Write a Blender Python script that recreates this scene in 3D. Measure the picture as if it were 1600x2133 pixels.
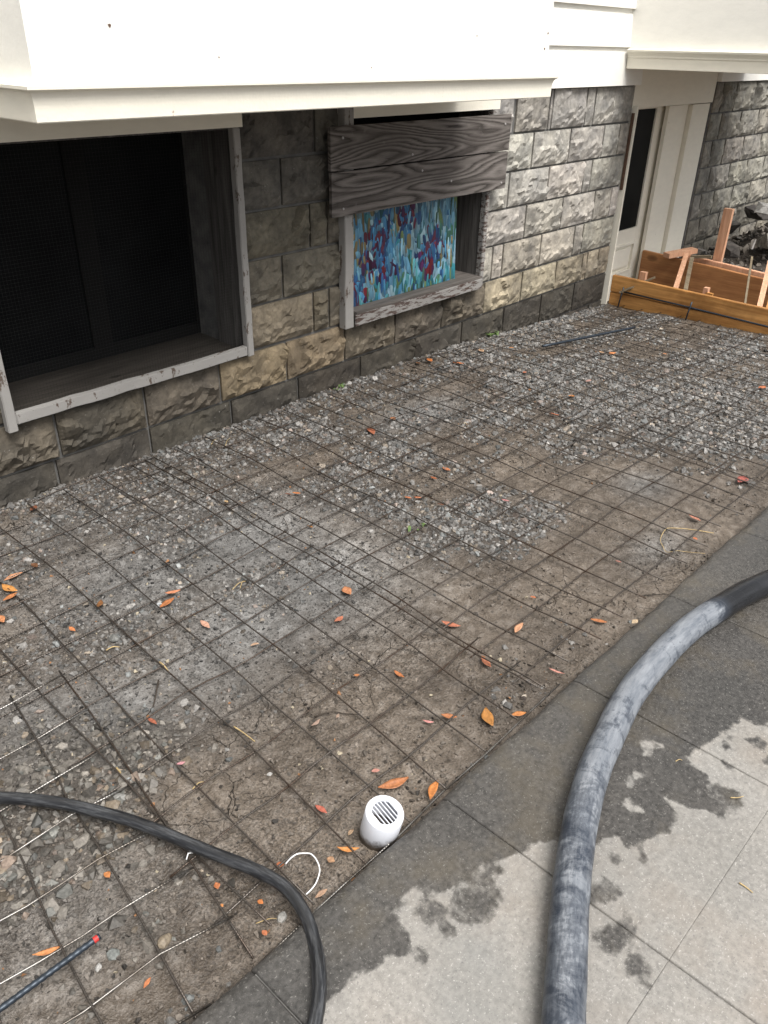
import bpy, bmesh, math, random
import numpy as np
from mathutils import Vector, Matrix

# ------------------------------------------------------------------ scene, camera, sky, sun, exposure
scene = bpy.context.scene
for o in list(bpy.data.objects):
    bpy.data.objects.remove(o, do_unlink=True)
COL = scene.collection
random.seed(7)
RNG = np.random.default_rng(11)

# world: X runs along the house wall, Y points into the house (wall face at y = 0), Z up, soil at about z = 0
FPX = 1656.7
PITCH, YAW, ROLL = 0.532984, 0.839288, -0.0232598
CAM = np.array([0.0, -2.84743, 1.56862])
_cy, _sy, _cp, _sp = math.cos(YAW), math.sin(YAW), math.cos(PITCH), math.sin(PITCH)
_f = np.array([_sy*_cp, _cy*_cp, -_sp]); _r = np.array([_cy, -_sy, 0.0]); _d = np.cross(_f, _r)
_cr, _sr = math.cos(ROLL), math.sin(ROLL)
_R, _D = _cr*_r + _sr*_d, -_sr*_r + _cr*_d

def at(px, py, z=0.0):
    """survey point of the photograph on the horizontal level z"""
    v = _R*(px-800)/FPX + _D*(py-1066.5)/FPX + _f
    t = (z-CAM[2])/v[2]
    p = CAM + t*v
    return (float(p[0]), float(p[1]), float(z))

def atx(px, py, x):
    v = _R*(px-800)/FPX + _D*(py-1066.5)/FPX + _f
    p = CAM + (x-CAM[0])/v[0]*v
    return (float(x), float(p[1]), float(p[2]))

cam_data = bpy.data.cameras.new('camera')
cam = bpy.data.objects.new('camera', cam_data); COL.objects.link(cam)
cam_data.sensor_fit = 'HORIZONTAL'; cam_data.sensor_width = 36.0
cam_data.lens = 36.0*FPX/1600.0
cam_data.clip_start = 0.02; cam_data.clip_end = 2000
mw = Matrix(((_R[0], -_D[0], -_f[0], CAM[0]), (_R[1], -_D[1], -_f[1], CAM[1]), (_R[2], -_D[2], -_f[2], CAM[2]), (0, 0, 0, 1)))
cam.matrix_world = mw
scene.camera = cam

SUN_EL, SUN_AZ = math.radians(61), math.radians(190)     # azimuth clockwise from +Y
world = bpy.data.worlds.new('World'); scene.world = world; world.use_nodes = True
wn = world.node_tree.nodes; wl = world.node_tree.links
sky = wn.new('ShaderNodeTexSky'); sky.sky_type = 'NISHITA'; sky.sun_disc = False
sky.sun_elevation = SUN_EL; sky.sun_rotation = SUN_AZ
sky.air_density = 1.0; sky.dust_density = 5.0; sky.ozone_density = 1.0
hs = wn.new('ShaderNodeHueSaturation'); hs.inputs['Saturation'].default_value = 0.22
wl.new(sky.outputs[0], hs.inputs['Color']); wl.new(hs.outputs[0], wn['Background'].inputs['Color'])
wn['Background'].inputs['Strength'].default_value = 0.058
sun_d = bpy.data.lights.new('sun', 'SUN'); sun_d.energy = 1.5; sun_d.angle = math.radians(34); sun_d.color = (1.0, 0.97, 0.93)
sun = bpy.data.objects.new('sun', sun_d); COL.objects.link(sun)
sd = Vector((math.sin(SUN_AZ)*math.cos(SUN_EL), math.cos(SUN_AZ)*math.cos(SUN_EL), math.sin(SUN_EL)))
sun.rotation_euler = sd.to_track_quat('Z', 'Y').to_euler()
vs = scene.view_settings
vs.view_transform = 'Standard'; vs.look = 'None'; vs.gamma = 1.0; vs.use_curve_mapping = False
vs.exposure = 1.6

# ------------------------------------------------------------------ helpers
def props(o, label=None, cat=None, group=None, kind=None):
    if label: o['label'] = label
    if cat: o['category'] = cat
    if group: o['group'] = group
    if kind: o['kind'] = kind
    return o

def empty(name, loc=(0, 0, 0), label=None, cat=None, group=None, kind=None, rz=0.0):
    o = bpy.data.objects.new(name, None); COL.objects.link(o)
    o.location = loc; o.rotation_euler = (0, 0, rz); o.empty_display_size = 0.1
    return props(o, label, cat, group, kind)

def link_mesh(name, me, mat=None, parent=None):
    o = bpy.data.objects.new(name, me); COL.objects.link(o)
    if mat: me.materials.append(mat)
    if parent is not None:
        o.parent = parent
        o.matrix_parent_inverse = parent_world(parent).inverted()
    return o

def parent_world(p):
    m = Matrix.LocRotScale(p.location, p.rotation_euler, p.scale)
    if p.parent: m = parent_world(p.parent) @ p.matrix_parent_inverse @ m
    return m

def mesh_of(name, verts, faces, smooth=False):
    me = bpy.data.meshes.new(name)
    me.from_pydata([tuple(map(float, v)) for v in verts], [], [tuple(map(int, f)) for f in faces])
    if smooth: me.shade_smooth()
    return me

def np_mesh(name, verts, tris, smooth=False, color=None):
    """mesh from numpy arrays: verts (n,3), faces (m,k)"""
    k = tris.shape[1]
    me = bpy.data.meshes.new(name)
    me.vertices.add(len(verts)); me.vertices.foreach_set('co', np.ascontiguousarray(verts, dtype=np.float32).ravel())
    me.loops.add(tris.size); me.loops.foreach_set('vertex_index', np.ascontiguousarray(tris, dtype=np.int32).ravel())
    me.polygons.add(len(tris)); me.polygons.foreach_set('loop_start', np.arange(0, tris.size, k, dtype=np.int32))
    me.update(calc_edges=True); me.validate()
    (me.shade_smooth if smooth else me.shade_flat)()
    if color is not None:
        a = me.attributes.new('col', 'FLOAT_COLOR', 'POINT')
        a.data.foreach_set('color', np.ascontiguousarray(np.c_[color, np.ones(len(color))], dtype=np.float32).ravel())
    return me

def fattr(me, name, vals):
    a = me.attributes.new(name, 'FLOAT', 'POINT'); a.data.foreach_set('value', np.ascontiguousarray(vals, dtype=np.float32))

def box_bm(bm, x0, x1, y0, y1, z0, z1, M=None):
    vs_ = [bm.verts.new(M @ Vector(c) if M else c) for c in
           ((x0, y0, z0), (x1, y0, z0), (x1, y1, z0), (x0, y1, z0), (x0, y0, z1), (x1, y0, z1), (x1, y1, z1), (x0, y1, z1))]
    for f in ((3, 2, 1, 0), (4, 5, 6, 7), (0, 1, 5, 4), (1, 2, 6, 5), (2, 3, 7, 6), (3, 0, 4, 7)):
        bm.faces.new([vs_[i] for i in f])

def rough_box(name, x0, x1, y0, y1, z0, z1, mat, parent, bevel=0.002, seg=1, jit=0.0, M=None):
    bm = bmesh.new(); box_bm(bm, x0, x1, y0, y1, z0, z1)
    L = [x1-x0, y1-y0, z1-z0]; ax = L.index(max(L))
    if seg > 1:
        es = [e for e in bm.edges if abs((e.verts[0].co-e.verts[1].co)[ax]) > 1e-6]
        bmesh.ops.subdivide_edges(bm, edges=es, cuts=seg-1, use_grid_fill=True)
    if jit:
        rr = random.Random(hash((round(x0, 3), round(z0, 3), name)) & 0xffff)
        sh = {}
        for v in bm.verts:
            k = round(v.co[ax], 4)
            if k not in sh: sh[k] = [rr.uniform(-jit, jit) for _ in range(3)]
            for a in range(3):
                if a != ax: v.co[a] += sh[k][a] + rr.uniform(-jit, jit)*0.4
    if bevel:
        bmesh.ops.bevel(bm, geom=[e for e in bm.edges if e.calc_face_angle(0) > 0.6], offset=bevel, segments=2, affect='EDGES', clamp_overlap=True)
    if M: bm.transform(M)
    me = bpy.data.meshes.new(name); bm.to_mesh(me); bm.free()
    return link_mesh(name, me, mat, parent)

def plank_between(name, a, b, w, t, mat, parent, up=(0, 0, 1), bevel=0.0015):
    """board whose axis runs from a to b, w wide, t thick (t along up)"""
    a, b = Vector(a), Vector(b); d = (b-a); L = d.length; d.normalize()
    s = d.cross(Vector(up)).normalized(); u = s.cross(d).normalized()
    M = Matrix(((d.x, s.x, u.x, a.x), (d.y, s.y, u.y, a.y), (d.z, s.z, u.z, a.z), (0, 0, 0, 1)))
    return rough_box(name, 0, L, -w/2, w/2, -t/2, t/2, mat, parent, bevel, M=M)

def spline(pts, n):
    P = np.array(pts, float)
    P = np.vstack([2*P[0]-P[1], P, 2*P[-1]-P[-2]])
    out = []
    segs = len(P)-3
    for i in range(segs):
        p0, p1, p2, p3 = P[i:i+4]
        for t in np.linspace(0, 1, n, endpoint=False):
            out.append(0.5*((2*p1)+(-p0+p2)*t+(2*p0-5*p1+4*p2-p3)*t*t+(-p0+3*p1-3*p2+p3)*t**3))
    out.append(P[-2]); return np.array(out)

def tube(name, path, rad, sides, mat, parent=None, smooth=True, caps=True):
    P = np.asarray(path, float); n = len(P)
    rad = np.broadcast_to(np.asarray(rad, float), (n,))
    T = np.gradient(P, axis=0); T /= np.linalg.norm(T, axis=1)[:, None]
    up = np.array([0, 0, 1.0]); S = np.cross(T, up); l = np.linalg.norm(S, axis=1)[:, None]
    S = np.where(l > 1e-4, S/np.maximum(l, 1e-6), np.array([1.0, 0, 0])); U = np.cross(S, T)
    a = np.linspace(0, 2*math.pi, sides, endpoint=False)
    V = P[:, None, :] + rad[:, None, None]*(np.cos(a)[None, :, None]*S[:, None, :] + np.sin(a)[None, :, None]*U[:, None, :])
    V = V.reshape(-1, 3)
    i, j = np.meshgrid(np.arange(n-1), np.arange(sides), indexing='ij'); j2 = (j+1) % sides
    F = np.stack([i*sides+j, i*sides+j2, (i+1)*sides+j2, (i+1)*sides+j], -1).reshape(-1, 4)
    faces = F.tolist()
    if caps: faces += [list(range(sides))[::-1], list(range((n-1)*sides, n*sides))]
    me = mesh_of(name, V, faces, smooth)
    s = np.concatenate([[0], np.cumsum(np.linalg.norm(np.diff(P, axis=0), axis=1))])
    fattr(me, 'along', np.repeat(s, sides)); fattr(me, 'around', np.tile(a/(2*math.pi), n))
    return link_mesh(name, me, mat, parent)

# value noise on numpy arrays
def _hash(ix, iy, s):
    h = (ix.astype(np.int64)*374761393 + iy.astype(np.int64)*668265263 + s*974634777) & 0xffffffff
    h = ((h ^ (h >> 13))*1274126177) & 0xffffffff
    return ((h ^ (h >> 16)) & 0xffff)/65535.0
def vnoise(x, y, s=0):
    x0, y0 = np.floor(x), np.floor(y); fx, fy = x-x0, y-y0
    fx, fy = fx*fx*(3-2*fx), fy*fy*(3-2*fy); x0 = x0.astype(np.int64); y0 = y0.astype(np.int64)
    a, b, c, d = _hash(x0, y0, s), _hash(x0+1, y0, s), _hash(x0, y0+1, s), _hash(x0+1, y0+1, s)
    return (a*(1-fx)+b*fx)*(1-fy) + (c*(1-fx)+d*fx)*fy
def fbm(x, y, o=4, s=0):
    t = 0; A = 0.5
    for k in range(o): t = t + A*vnoise(x*2**k+17.3*k, y*2**k-9.1*k, s+k); A *= 0.5
    return t/(1-0.5**o)

# ------------------------------------------------------------------ materials
class NT:
    def __init__(s, name):
        s.m = bpy.data.materials.new(name); s.m.use_nodes = True
        s.n = s.m.node_tree.nodes; s.l = s.m.node_tree.links; s.b = s.n['Principled BSDF']
        s.tc = s.n.new('ShaderNodeTexCoord')
    def lk(s, v, sock):
        if isinstance(v, (int, float)): sock.default_value = v
        elif isinstance(v, tuple): sock.default_value = v if len(v) == 4 or sock.type == 'VECTOR' else (*v, 1)
        else: s.l.new(v, sock)
    def map(s, scale=(1, 1, 1), vec=None, rot=(0, 0, 0), loc=(0, 0, 0)):
        n = s.n.new('ShaderNodeMapping'); n.inputs['Scale'].default_value = scale; n.inputs['Rotation'].default_value = rot; n.inputs['Location'].default_value = loc
        s.l.new(vec or s.tc.outputs['Object'], n.inputs['Vector']); return n.outputs[0]
    def noise(s, scale, detail=4, rough=0.55, vec=None, dist=0.0, color=False):
        n = s.n.new('ShaderNodeTexNoise'); n.inputs['Scale'].default_value = scale; n.inputs['Detail'].default_value = detail
        n.inputs['Roughness'].default_value = rough; n.inputs['Distortion'].default_value = dist
        s.l.new(vec or s.tc.outputs['Object'], n.inputs['Vector']); return n.outputs['Color' if color else 'Fac']
    def voro(s, scale, feature='F1', vec=None, out='Distance', rnd=1.0):
        n = s.n.new('ShaderNodeTexVoronoi'); n.feature = feature; n.inputs['Scale'].default_value = scale; n.inputs['Randomness'].default_value = rnd
        s.l.new(vec or s.tc.outputs['Object'], n.inputs['Vector']); return n.outputs[out]
    def ramp(s, fac, stops, interp='LINEAR'):
        n = s.n.new('ShaderNodeValToRGB'); n.color_ramp.interpolation = interp; e = n.color_ramp.elements
        while len(e) < len(stops): e.new(0.5)
        for i, (p, c) in enumerate(stops):
            e[i].position = p
            c = (c, c, c) if isinstance(c, (int, float)) else c
            e[i].color = (*c, 1)
        s.lk(fac, n.inputs[0]); return n.outputs[0]
    def math(s, op, a, b=0.0, clamp=False):
        n = s.n.new('ShaderNodeMath'); n.operation = op; n.use_clamp = clamp; s.lk(a, n.inputs[0]); s.lk(b, n.inputs[1]); return n.outputs[0]
    def mix(s, fac, a, b, mode='MIX'):
        n = s.n.new('ShaderNodeMix'); n.data_type = 'RGBA'; n.blend_type = mode
        s.lk(fac, n.inputs[0]); s.lk(a, n.inputs[6]); s.lk(b, n.inputs[7]); return n.outputs[2]
    def attr(s, name, out='Fac'):
        n = s.n.new('ShaderNodeAttribute'); n.attribute_name = name; return n.outputs[out]
    def objcol(s):
        return s.n.new('ShaderNodeObjectInfo').outputs['Color']
    def objrand(s):
        return s.n.new('ShaderNodeObjectInfo').outputs['Random']
    def sep(s, vec=None):
        n = s.n.new('ShaderNodeSeparateXYZ'); s.l.new(vec or s.tc.outputs['Object'], n.inputs[0]); return n.outputs
    def comb(s, x, y, z):
        n = s.n.new('ShaderNodeCombineXYZ'); s.lk(x, n.inputs[0]); s.lk(y, n.inputs[1]); s.lk(z, n.inputs[2]); return n.outputs[0]
    def bump(s, h, strength=0.5, dist=0.005, prev=None):
        n = s.n.new('ShaderNodeBump'); n.inputs['Strength'].default_value = strength; n.inputs['Distance'].default_value = dist
        s.lk(h, n.inputs['Height'])
        if prev is not None: s.l.new(prev, n.inputs['Normal'])
        return n.outputs[0]
    def out(s, color=None, rough=None, normal=None, metal=None, spec=None, **kw):
        if color is not None: s.lk(color, s.b.inputs['Base Color'])
        if rough is not None: s.lk(rough, s.b.inputs['Roughness'])
        if normal is not None: s.l.new(normal, s.b.inputs['Normal'])
        if metal is not None: s.lk(metal, s.b.inputs['Metallic'])
        if spec is not None: s.lk(spec, s.b.inputs['Specular IOR Level'])
        return s.m

def mat_block():
    t = NT('rock_faced_block')
    base = t.objcol()
    n1 = t.noise(7, 3, 0.6); n2 = t.noise(38, 3, 0.65); n3 = t.noise(2.3, 3, 0.5)
    c = t.mix(1.0, base, t.ramp(n1, [(0.3, (0.62, 0.62, 0.63)), (0.7, (1.25, 1.22, 1.16))]), 'MULTIPLY')
    c = t.mix(1.0, c, t.ramp(n2, [(0.3, 0.72), (0.68, 1.2)]), 'MULTIPLY')
    c = t.mix(t.ramp(n3, [(0.48, 0.0), (0.72, 0.6)]), c, (0.054, 0.0504, 0.0432))           # soot and moss stains
    c = t.mix(t.ramp(t.noise(120, 2, 0.5), [(0.70, 0.0), (0.76, 0.6)]), c, (0.324, 0.3096, 0.288))
    h = t.math('ADD', t.noise(90, 3, 0.7), t.noise(24, 2, 0.6))
    return t.out(c, 0.85, t.bump(h, 0.55, 0.005), spec=0.25)
def mat_mortar():
    t = NT('mortar')
    c = t.ramp(t.noise(14, 5, 0.6), [(0.3, (0.09223, 0.09223, 0.09005)), (0.7, (0.1845, 0.179, 0.1682))])
    return t.out(c, 0.9, t.bump(t.noise(120, 4, 0.7), 0.6, 0.003), spec=0.2)
def mat_paint(name, col, peel=0.12, worn=(0.16, 0.12, 0.09)):
    t = NT(name)
    n = t.noise(9, 5, 0.65, vec=t.map((1, 1, 3)))
    c = t.mix(t.ramp(n, [(0.3, 0.25), (0.7, 0.0)]), col, tuple(v*0.72 for v in col))
    p = t.noise(26, 6, 0.75, vec=t.map((0.45, 1, 2.4) if peel > .3 else (1, 1, 0.4)))
    c = t.mix(t.ramp(p, [(0.68-peel*0.5, 0.0), (0.71-peel*0.5, 1.0)]), c, worn)
    return t.out(c, 0.55, t.bump(t.math('ADD', p, t.noise(90, 3, 0.5)), 0.25, 0.003), spec=0.35)
def mat_wood(name, dark, light, along='x', scale=1.0, rough=0.7, worn=0.0):
    t = NT(name)
    sc = {'x': (0.9, 14, 14), 'y': (14, 0.9, 14), 'z': (14, 14, 0.9)}[along]
    v = t.map(tuple(k*scale for k in sc))
    n = t.noise(2.2, 5, 0.6, vec=v, dist=0.6); n2 = t.noise(8, 4, 0.7, vec=v)
    c = t.ramp(n, [(0.3, dark), (0.52, tuple((a+b)/2 for a, b in zip(dark, light))), (0.72, light)])
    c = t.mix(1.0, c, t.ramp(n2, [(0.3, 0.8), (0.7, 1.12)]), 'MULTIPLY')
    st = t.noise(3.1, 4, 0.6)
    if worn: c = t.mix(t.ramp(st, [(0.5, 0.0), (0.68, worn)]), c, tuple(k*0.28 for k in dark))
    kn = t.voro(5.5*scale, vec=t.map((0.55, 1, 1) if along == 'x' else ((1, 0.55, 1) if along == 'y' else (1, 1, 0.55))))
    c = t.mix(t.ramp(kn, [(0.0, 0.85), (0.09, 0.5), (0.13, 0.0)]), c, tuple(k*0.35 for k in dark))
    return t.out(c, rough, t.bump(n2, 0.3, 0.002), spec=0.3)
def mat_plywood():
    t = NT('weathered_plywood')
    v = t.map((0.40, 1, 2.9)); f = t.noise(1.5, 2, 0.5, vec=v, dist=0.15)
    w = t.math('FRACT', t.math('MULTIPLY', f, 31.0))
    fine = t.noise(30, 4, 0.75, vec=t.map((0.35, 1, 10))); gr = t.noise(5, 4, 0.65, vec=t.map((0.5, 1, 2)))
    w = t.math('ADD', w, t.math('MULTIPLY', t.math('SUBTRACT', fine, 0.5), 0.75))
    c = t.ramp(w, [(0.0, (0.042, 0.036, 0.032)), (0.25, (0.095, 0.084, 0.076)), (0.62, (0.20, 0.180, 0.166)), (0.88, (0.135, 0.12, 0.11)), (1.0, (0.04, 0.034, 0.03))])
    c = t.mix(t.ramp(gr, [(0.36, 0.6), (0.56, 0.0)]), c, t.ramp(fine, [(0.3, (0.055, 0.047, 0.042)), (0.7, (0.115, 0.10, 0.092))]))
    c = t.mix(t.ramp(t.noise(15, 3, 0.6), [(0.66, 0.0), (0.76, 0.4)]), c, (0.22, 0.2, 0.19))
    return t.out(c, 0.75, t.bump(w, 0.45, 0.003), spec=0.25)
def mat_mud():
    t = NT('wet_mud')
    g = t.attr('grey'); gr = t.attr('gravelly')
    n1 = t.noise(3.2, 3, 0.6); n2 = t.noise(26, 4, 0.7); n3 = t.noise(150, 2, 0.75)
    brown = t.ramp(n1, [(0.28, (0.072, 0.0575, 0.0445)), (0.5, (0.116, 0.094, 0.0735)), (0.75, (0.158, 0.128, 0.099))])
    grey = t.ramp(n1, [(0.28, (0.111, 0.108, 0.1036)), (0.75, (0.2664, 0.2605, 0.2501))])
    gm = t.math('ADD', g, t.math('MULTIPLY', t.math('SUBTRACT', n2, 0.5), 1.1), True)
    c = t.mix(gm, brown, grey)
    c = t.mix(1.0, c, t.ramp(n2, [(0.34, 0.62), (0.62, 1.15)]), 'MULTIPLY')
    sm = t.ramp(t.noise(1.9, 3, 0.6), [(0.42, 1.0), (0.6, 0.25)])
    c = t.mix(sm, c, t.mix(1.0, c, t.ramp(n3, [(0.34, 0.45), (0.62, 1.3)]), 'MULTIPLY'))
    c = t.mix(t.math('MULTIPLY', gr, 0.7), c, (0.0444, 0.03996, 0.03552))
    c = t.mix(t.ramp(t.noise(200, 2, 0.5), [(0.72, 0.0), (0.78, 0.55)]), c, (0.2368, 0.222, 0.1998))
    # drying cracks
    vv = t.map((1, 1, 0.01)); wob = t.noise(14, 3, 0.6, color=True)
    vn = t.n.new('ShaderNodeVectorMath'); vn.operation = 'MULTIPLY_ADD'; t.l.new(wob, vn.inputs[0]); vn.inputs[1].default_value = (0.07, 0.07, 0); t.l.new(vv, vn.inputs[2])
    cr = t.voro(9.0, 'DISTANCE_TO_EDGE', vec=vn.outputs[0])
    cm = t.math('MULTIPLY', t.ramp(cr, [(0.0, 1.0), (0.010, 0.0)]), t.ramp(t.noise(1.6, 2, 0.5), [(0.58, 0.0), (0.66, 1.0)]))
    cm = t.math('MULTIPLY', cm, t.math('SUBTRACT', 1.0, gr, True))
    c = t.mix(t.math('MULTIPLY', cm, 0.7), c, (0.0222, 0.01776, 0.01406))
    rough = t.ramp(t.noise(5, 4, 0.6), [(0.35, 0.36), (0.65, 0.62)])
    h = t.math('ADD', t.math('MULTIPLY', n2, 0.8), t.math('MULTIPLY', n3, 0.35))
    h = t.math('SUBTRACT', h, t.math('MULTIPLY', cm, 0.8))
    return t.out(c, rough, t.bump(h, 1.0, 0.016), spec=0.4)
def mat_stone(name, rough=0.55):
    t = NT(name)
    c = t.attr('col', 'Color')
    c = t.mix(1.0, c, t.ramp(t.noise(160, 4, 0.6), [(0.3, 0.65), (0.7, 1.3)]), 'MULTIPLY')
    return t.out(c, rough, t.bump(t.noise(260, 3, 0.6), 0.3, 0.002), spec=0.35)
def mat_concrete():
    t = NT('brushed_concrete')
    d = t.attr('dry')
    n = t.noise(17, 5, 0.62); fine = t.noise(75, 3, 0.6)
    k = t.math('ADD', d, t.math('ADD', t.math('MULTIPLY', t.math('SUBTRACT', n, 0.5), 0.30), t.math('MULTIPLY', t.math('SUBTRACT', fine, 0.5), 0.25)))
    m = t.ramp(k, [(0.41, 0.0), (0.47, 0.4), (0.53, 1.0)])
    big = t.noise(1.8, 4, 0.6); sp = t.noise(210, 2, 0.6); sp2 = t.noise(85, 3, 0.75)
    dry = t.ramp(big, [(0.3, (0.185, 0.1776, 0.1628)), (0.5, (0.2294, 0.2183, 0.1998)), (0.62, (0.2442, 0.222, 0.1961)), (0.75, (0.222, 0.2183, 0.2072))])
    dry = t.mix(t.ramp(t.noise(6, 4, 0.6), [(0.5, 0.0), (0.7, 0.35)]), dry, (0.185, 0.1813, 0.1739))
    dry = t.mix(1.0, dry, t.ramp(sp2, [(0.32, 0.78), (0.66, 1.16)]), 'MULTIPLY')
    dry = t.mix(t.ramp(t.noise(3.4, 4, 0.65, vec=t.map((1, 1, 1), loc=(4, 2, 0))), [(0.52, 0.0), (0.68, 0.45)]), dry, (0.205, 0.175, 0.145))
    dry = t.mix(t.ramp(t.noise(2.2, 3, 0.6, vec=t.map((1, 1, 1), loc=(9, 5, 0))), [(0.55, 0.0), (0.7, 0.4)]), dry, (0.17, 0.178, 0.175))
    wet = t.ramp(t.noise(2.7, 5, 0.65), [(0.3, (0.04144, 0.03996, 0.03774)), (0.55, (0.05846, 0.05476, 0.05032)), (0.75, (0.07992, 0.07252, 0.06216))])
    wet = t.mix(1.0, wet, t.ramp(sp2, [(0.32, 0.6), (0.66, 1.4)]), 'MULTIPLY')
    wet = t.mix(t.ramp(t.noise(5.5, 4, 0.65), [(0.5, 0.0), (0.66, 0.55)]), wet, (0.082, 0.07, 0.052))
    c = t.mix(m, wet, dry)
    c = t.mix(t.ramp(sp, [(0.63, 0.0), (0.70, 0.7)]), c, t.mix(m, (0.1924, 0.185, 0.1702), (0.3848, 0.37, 0.3478)))
    c = t.mix(t.ramp(sp, [(0.29, 0.75), (0.37, 0.0)]), c, t.mix(m, (0.0222, 0.0222, 0.0222), (0.1184, 0.1147, 0.111)))
    r = t.mix(m, t.ramp(sp2, [(0.3, 0.30), (0.7, 0.55)]), (0.6512, 0.6512, 0.6512))
    h = t.math('ADD', sp, t.math('MULTIPLY', sp2, 0.8))
    return t.out(c, r, t.bump(h, 0.4, 0.0025), spec=0.4)
def mat_wire():
    t = NT('rusty_steel_wire')
    n = t.noise(9, 4, 0.6)
    a = t.math('SINE', t.math('MULTIPLY', t.attr('along'), 900.0))
    c = t.mix(t.math('MULTIPLY', t.ramp(n, [(0.42, 0.0), (0.62, 1.0)]), t.objrand()), (0.10, 0.088, 0.078), (0.065, 0.04, 0.026))
    return t.out(c, t.ramp(n, [(0.3, 0.30), (0.7, 0.5)]), t.bump(a, 0.25, 0.001), metal=0.75)
def mat_sheen_wire():  # reflected sky put into the wire colour as a silver tone
    t = NT('sky_sheen_wire')
    a = t.math('SINE', t.math('MULTIPLY', t.attr('along'), 900.0))
    c = t.mix(t.ramp(t.noise(11, 3, 0.6), [(0.4, 0.0), (0.6, 0.9)]), (0.30, 0.29, 0.275), (0.10, 0.085, 0.07))
    return t.out(c, 0.3, t.bump(a, 0.25, 0.001), metal=0.9)
def mat_hose(name, smear):
    t = NT(name)
    u = t.attr('along'); v = t.attr('around')
    s1 = t.noise(1.0, 5, 0.7, vec=t.comb(t.math('MULTIPLY', u, 24), t.math('MULTIPLY', v, 2.6), 0.0), dist=0.7)
    s2 = t.noise(1.0, 4, 0.7, vec=t.comb(t.math('MULTIPLY', u, 9), t.math('MULTIPLY', v, 9), 3.0))
    s3 = t.noise(1.0, 5, 0.7, vec=t.comb(t.math('MULTIPLY', u, 60), t.math('MULTIPLY', v, 40), 1.0))
    rub = t.ramp(s2, [(0.3, (0.008, 0.0085, 0.0095)), (0.7, (0.022, 0.023, 0.026))])
    if smear:
        # rope-like wrap rings and dried cement wiped along the hose
        ring = t.math('FRACT', t.math('ADD', t.math('MULTIPLY', u, 21.0), t.math('ADD', t.math('MULTIPLY', t.math('SINE', t.math('MULTIPLY', v, 6.283)), 0.35), t.math('MULTIPLY', s2, 0.8))))
        ringm = t.math('MULTIPLY', t.ramp(ring, [(0.46, 0.0), (0.49, 0.6), (0.53, 0.0)]), t.ramp(s1, [(0.35, 0.2), (0.6, 1.0)]))
        cov = t.attr('cement')
        k = t.math('ADD', t.math('ADD', t.math('MULTIPLY', t.math('SUBTRACT', s1, 0.5), 1.5), 0.42), t.math('MULTIPLY', s2, 0.35))
        k = t.math('ADD', k, t.math('MULTIPLY', t.math('SINE', t.math('MULTIPLY', v, 6.283)), 0.10))
        k = t.math('ADD', t.math('ADD', k, t.math('MULTIPLY', t.math('SUBTRACT', s3, 0.5), 0.6)), t.math('SUBTRACT', cov, 1.0))
        m = t.ramp(k, [(0.12, 0.0), (0.26, 0.35), (0.36, 0.5), (0.46, 0.95)])
        m = t.math('MAXIMUM', m, t.math('MULTIPLY', ringm, t.math('MINIMUM', t.math('MULTIPLY', cov, 1.6), 0.8)))
        film = t.mix(t.math('MINIMUM', t.math('MULTIPLY', cov, 1.3), 0.8), rub, (0.042, 0.051, 0.068))
        c = t.mix(m, film, t.ramp(s2, [(0.3, (0.085, 0.098, 0.118)), (0.7, (0.24, 0.255, 0.275))]))
        r = t.mix(m, (0.3, 0.3, 0.3), (0.65, 0.65, 0.65))
        return t.out(c, r, t.bump(t.math('ADD', t.math('ADD', m, ringm), t.math('MULTIPLY', s3, .6)), 0.3, 0.002), spec=0.3)
    m = t.ramp(t.math('ADD', t.math('MULTIPLY', s2, 0.7), t.math('MULTIPLY', s3, 0.3)), [(0.48, 0.0), (0.6, 0.75)])
    # dried mud dust on the upper side
    c = t.mix(m, rub, (0.065, 0.068, 0.072))
    return t.out(c, t.mix(m, (0.3, 0.3, 0.3), (0.6, 0.6, 0.6)), t.bump(s3, 0.2, 0.001), spec=0.45)
def mat_plain(name, col, rough=0.6, var=0.25, scale=30, metal=0.0, spec=0.4, bump=0.15):
    t = NT(name)
    n = t.noise(scale, 4, 0.6)
    c = t.mix(1.0, col, t.ramp(n, [(0.3, 1-var), (0.7, 1+var*0.6)]), 'MULTIPLY')
    return t.out(c, rough, t.bump(n, bump, 0.002), metal=metal, spec=spec)
def mat_leaf():
    t = NT('fallen_leaf')
    c = t.objcol()
    n = t.noise(120, 4, 0.65)
    c = t.mix(1.0, c, t.ramp(n, [(0.3, 0.62), (0.7, 1.25)]), 'MULTIPLY')
    c = t.mix(t.ramp(t.noise(300, 2, 0.5), [(0.62, 0.0), (0.7, 0.6)]), c, (0.12, 0.04, 0.015))
    return t.out(c, 0.5, t.bump(n, 0.2, 0.001), spec=0.4)
def mat_pvc():
    t = NT('white_pvc')
    x = t.sep(); zz = t.math('ADD', x[2], t.math('MULTIPLY', t.math('SUBTRACT', t.noise(40, 4, 0.7), 0.5), 0.05))
    m = t.ramp(zz, [(0.012, 1.0), (0.03, 0.0)])            # splashed mud round the foot
    c = t.mix(m, (0.72, 0.74, 0.79), (0.075, 0.058, 0.043))
    return t.out(c, 0.3, spec=0.5)
def mat_canvas():
    t = NT('oil_paint')
    c = t.attr('col', 'Color')
    n = t.noise(55, 5, 0.7, vec=t.map((2.2, 1, 0.22)))
    c = t.mix(1.0, c, t.ramp(n, [(0.3, 0.45), (0.7, 1.5)]), 'MULTIPLY')
    c = t.mix(t.ramp(t.noise(9, 4, 0.6, vec=t.map((1.3, 1, 0.5))), [(0.5, 0.0), (0.75, 0.6)]), c, (0.03, 0.08, 0.16))
    return t.out(c, 0.45, t.bump(n, 0.4, 0.002), spec=0.4)
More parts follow.
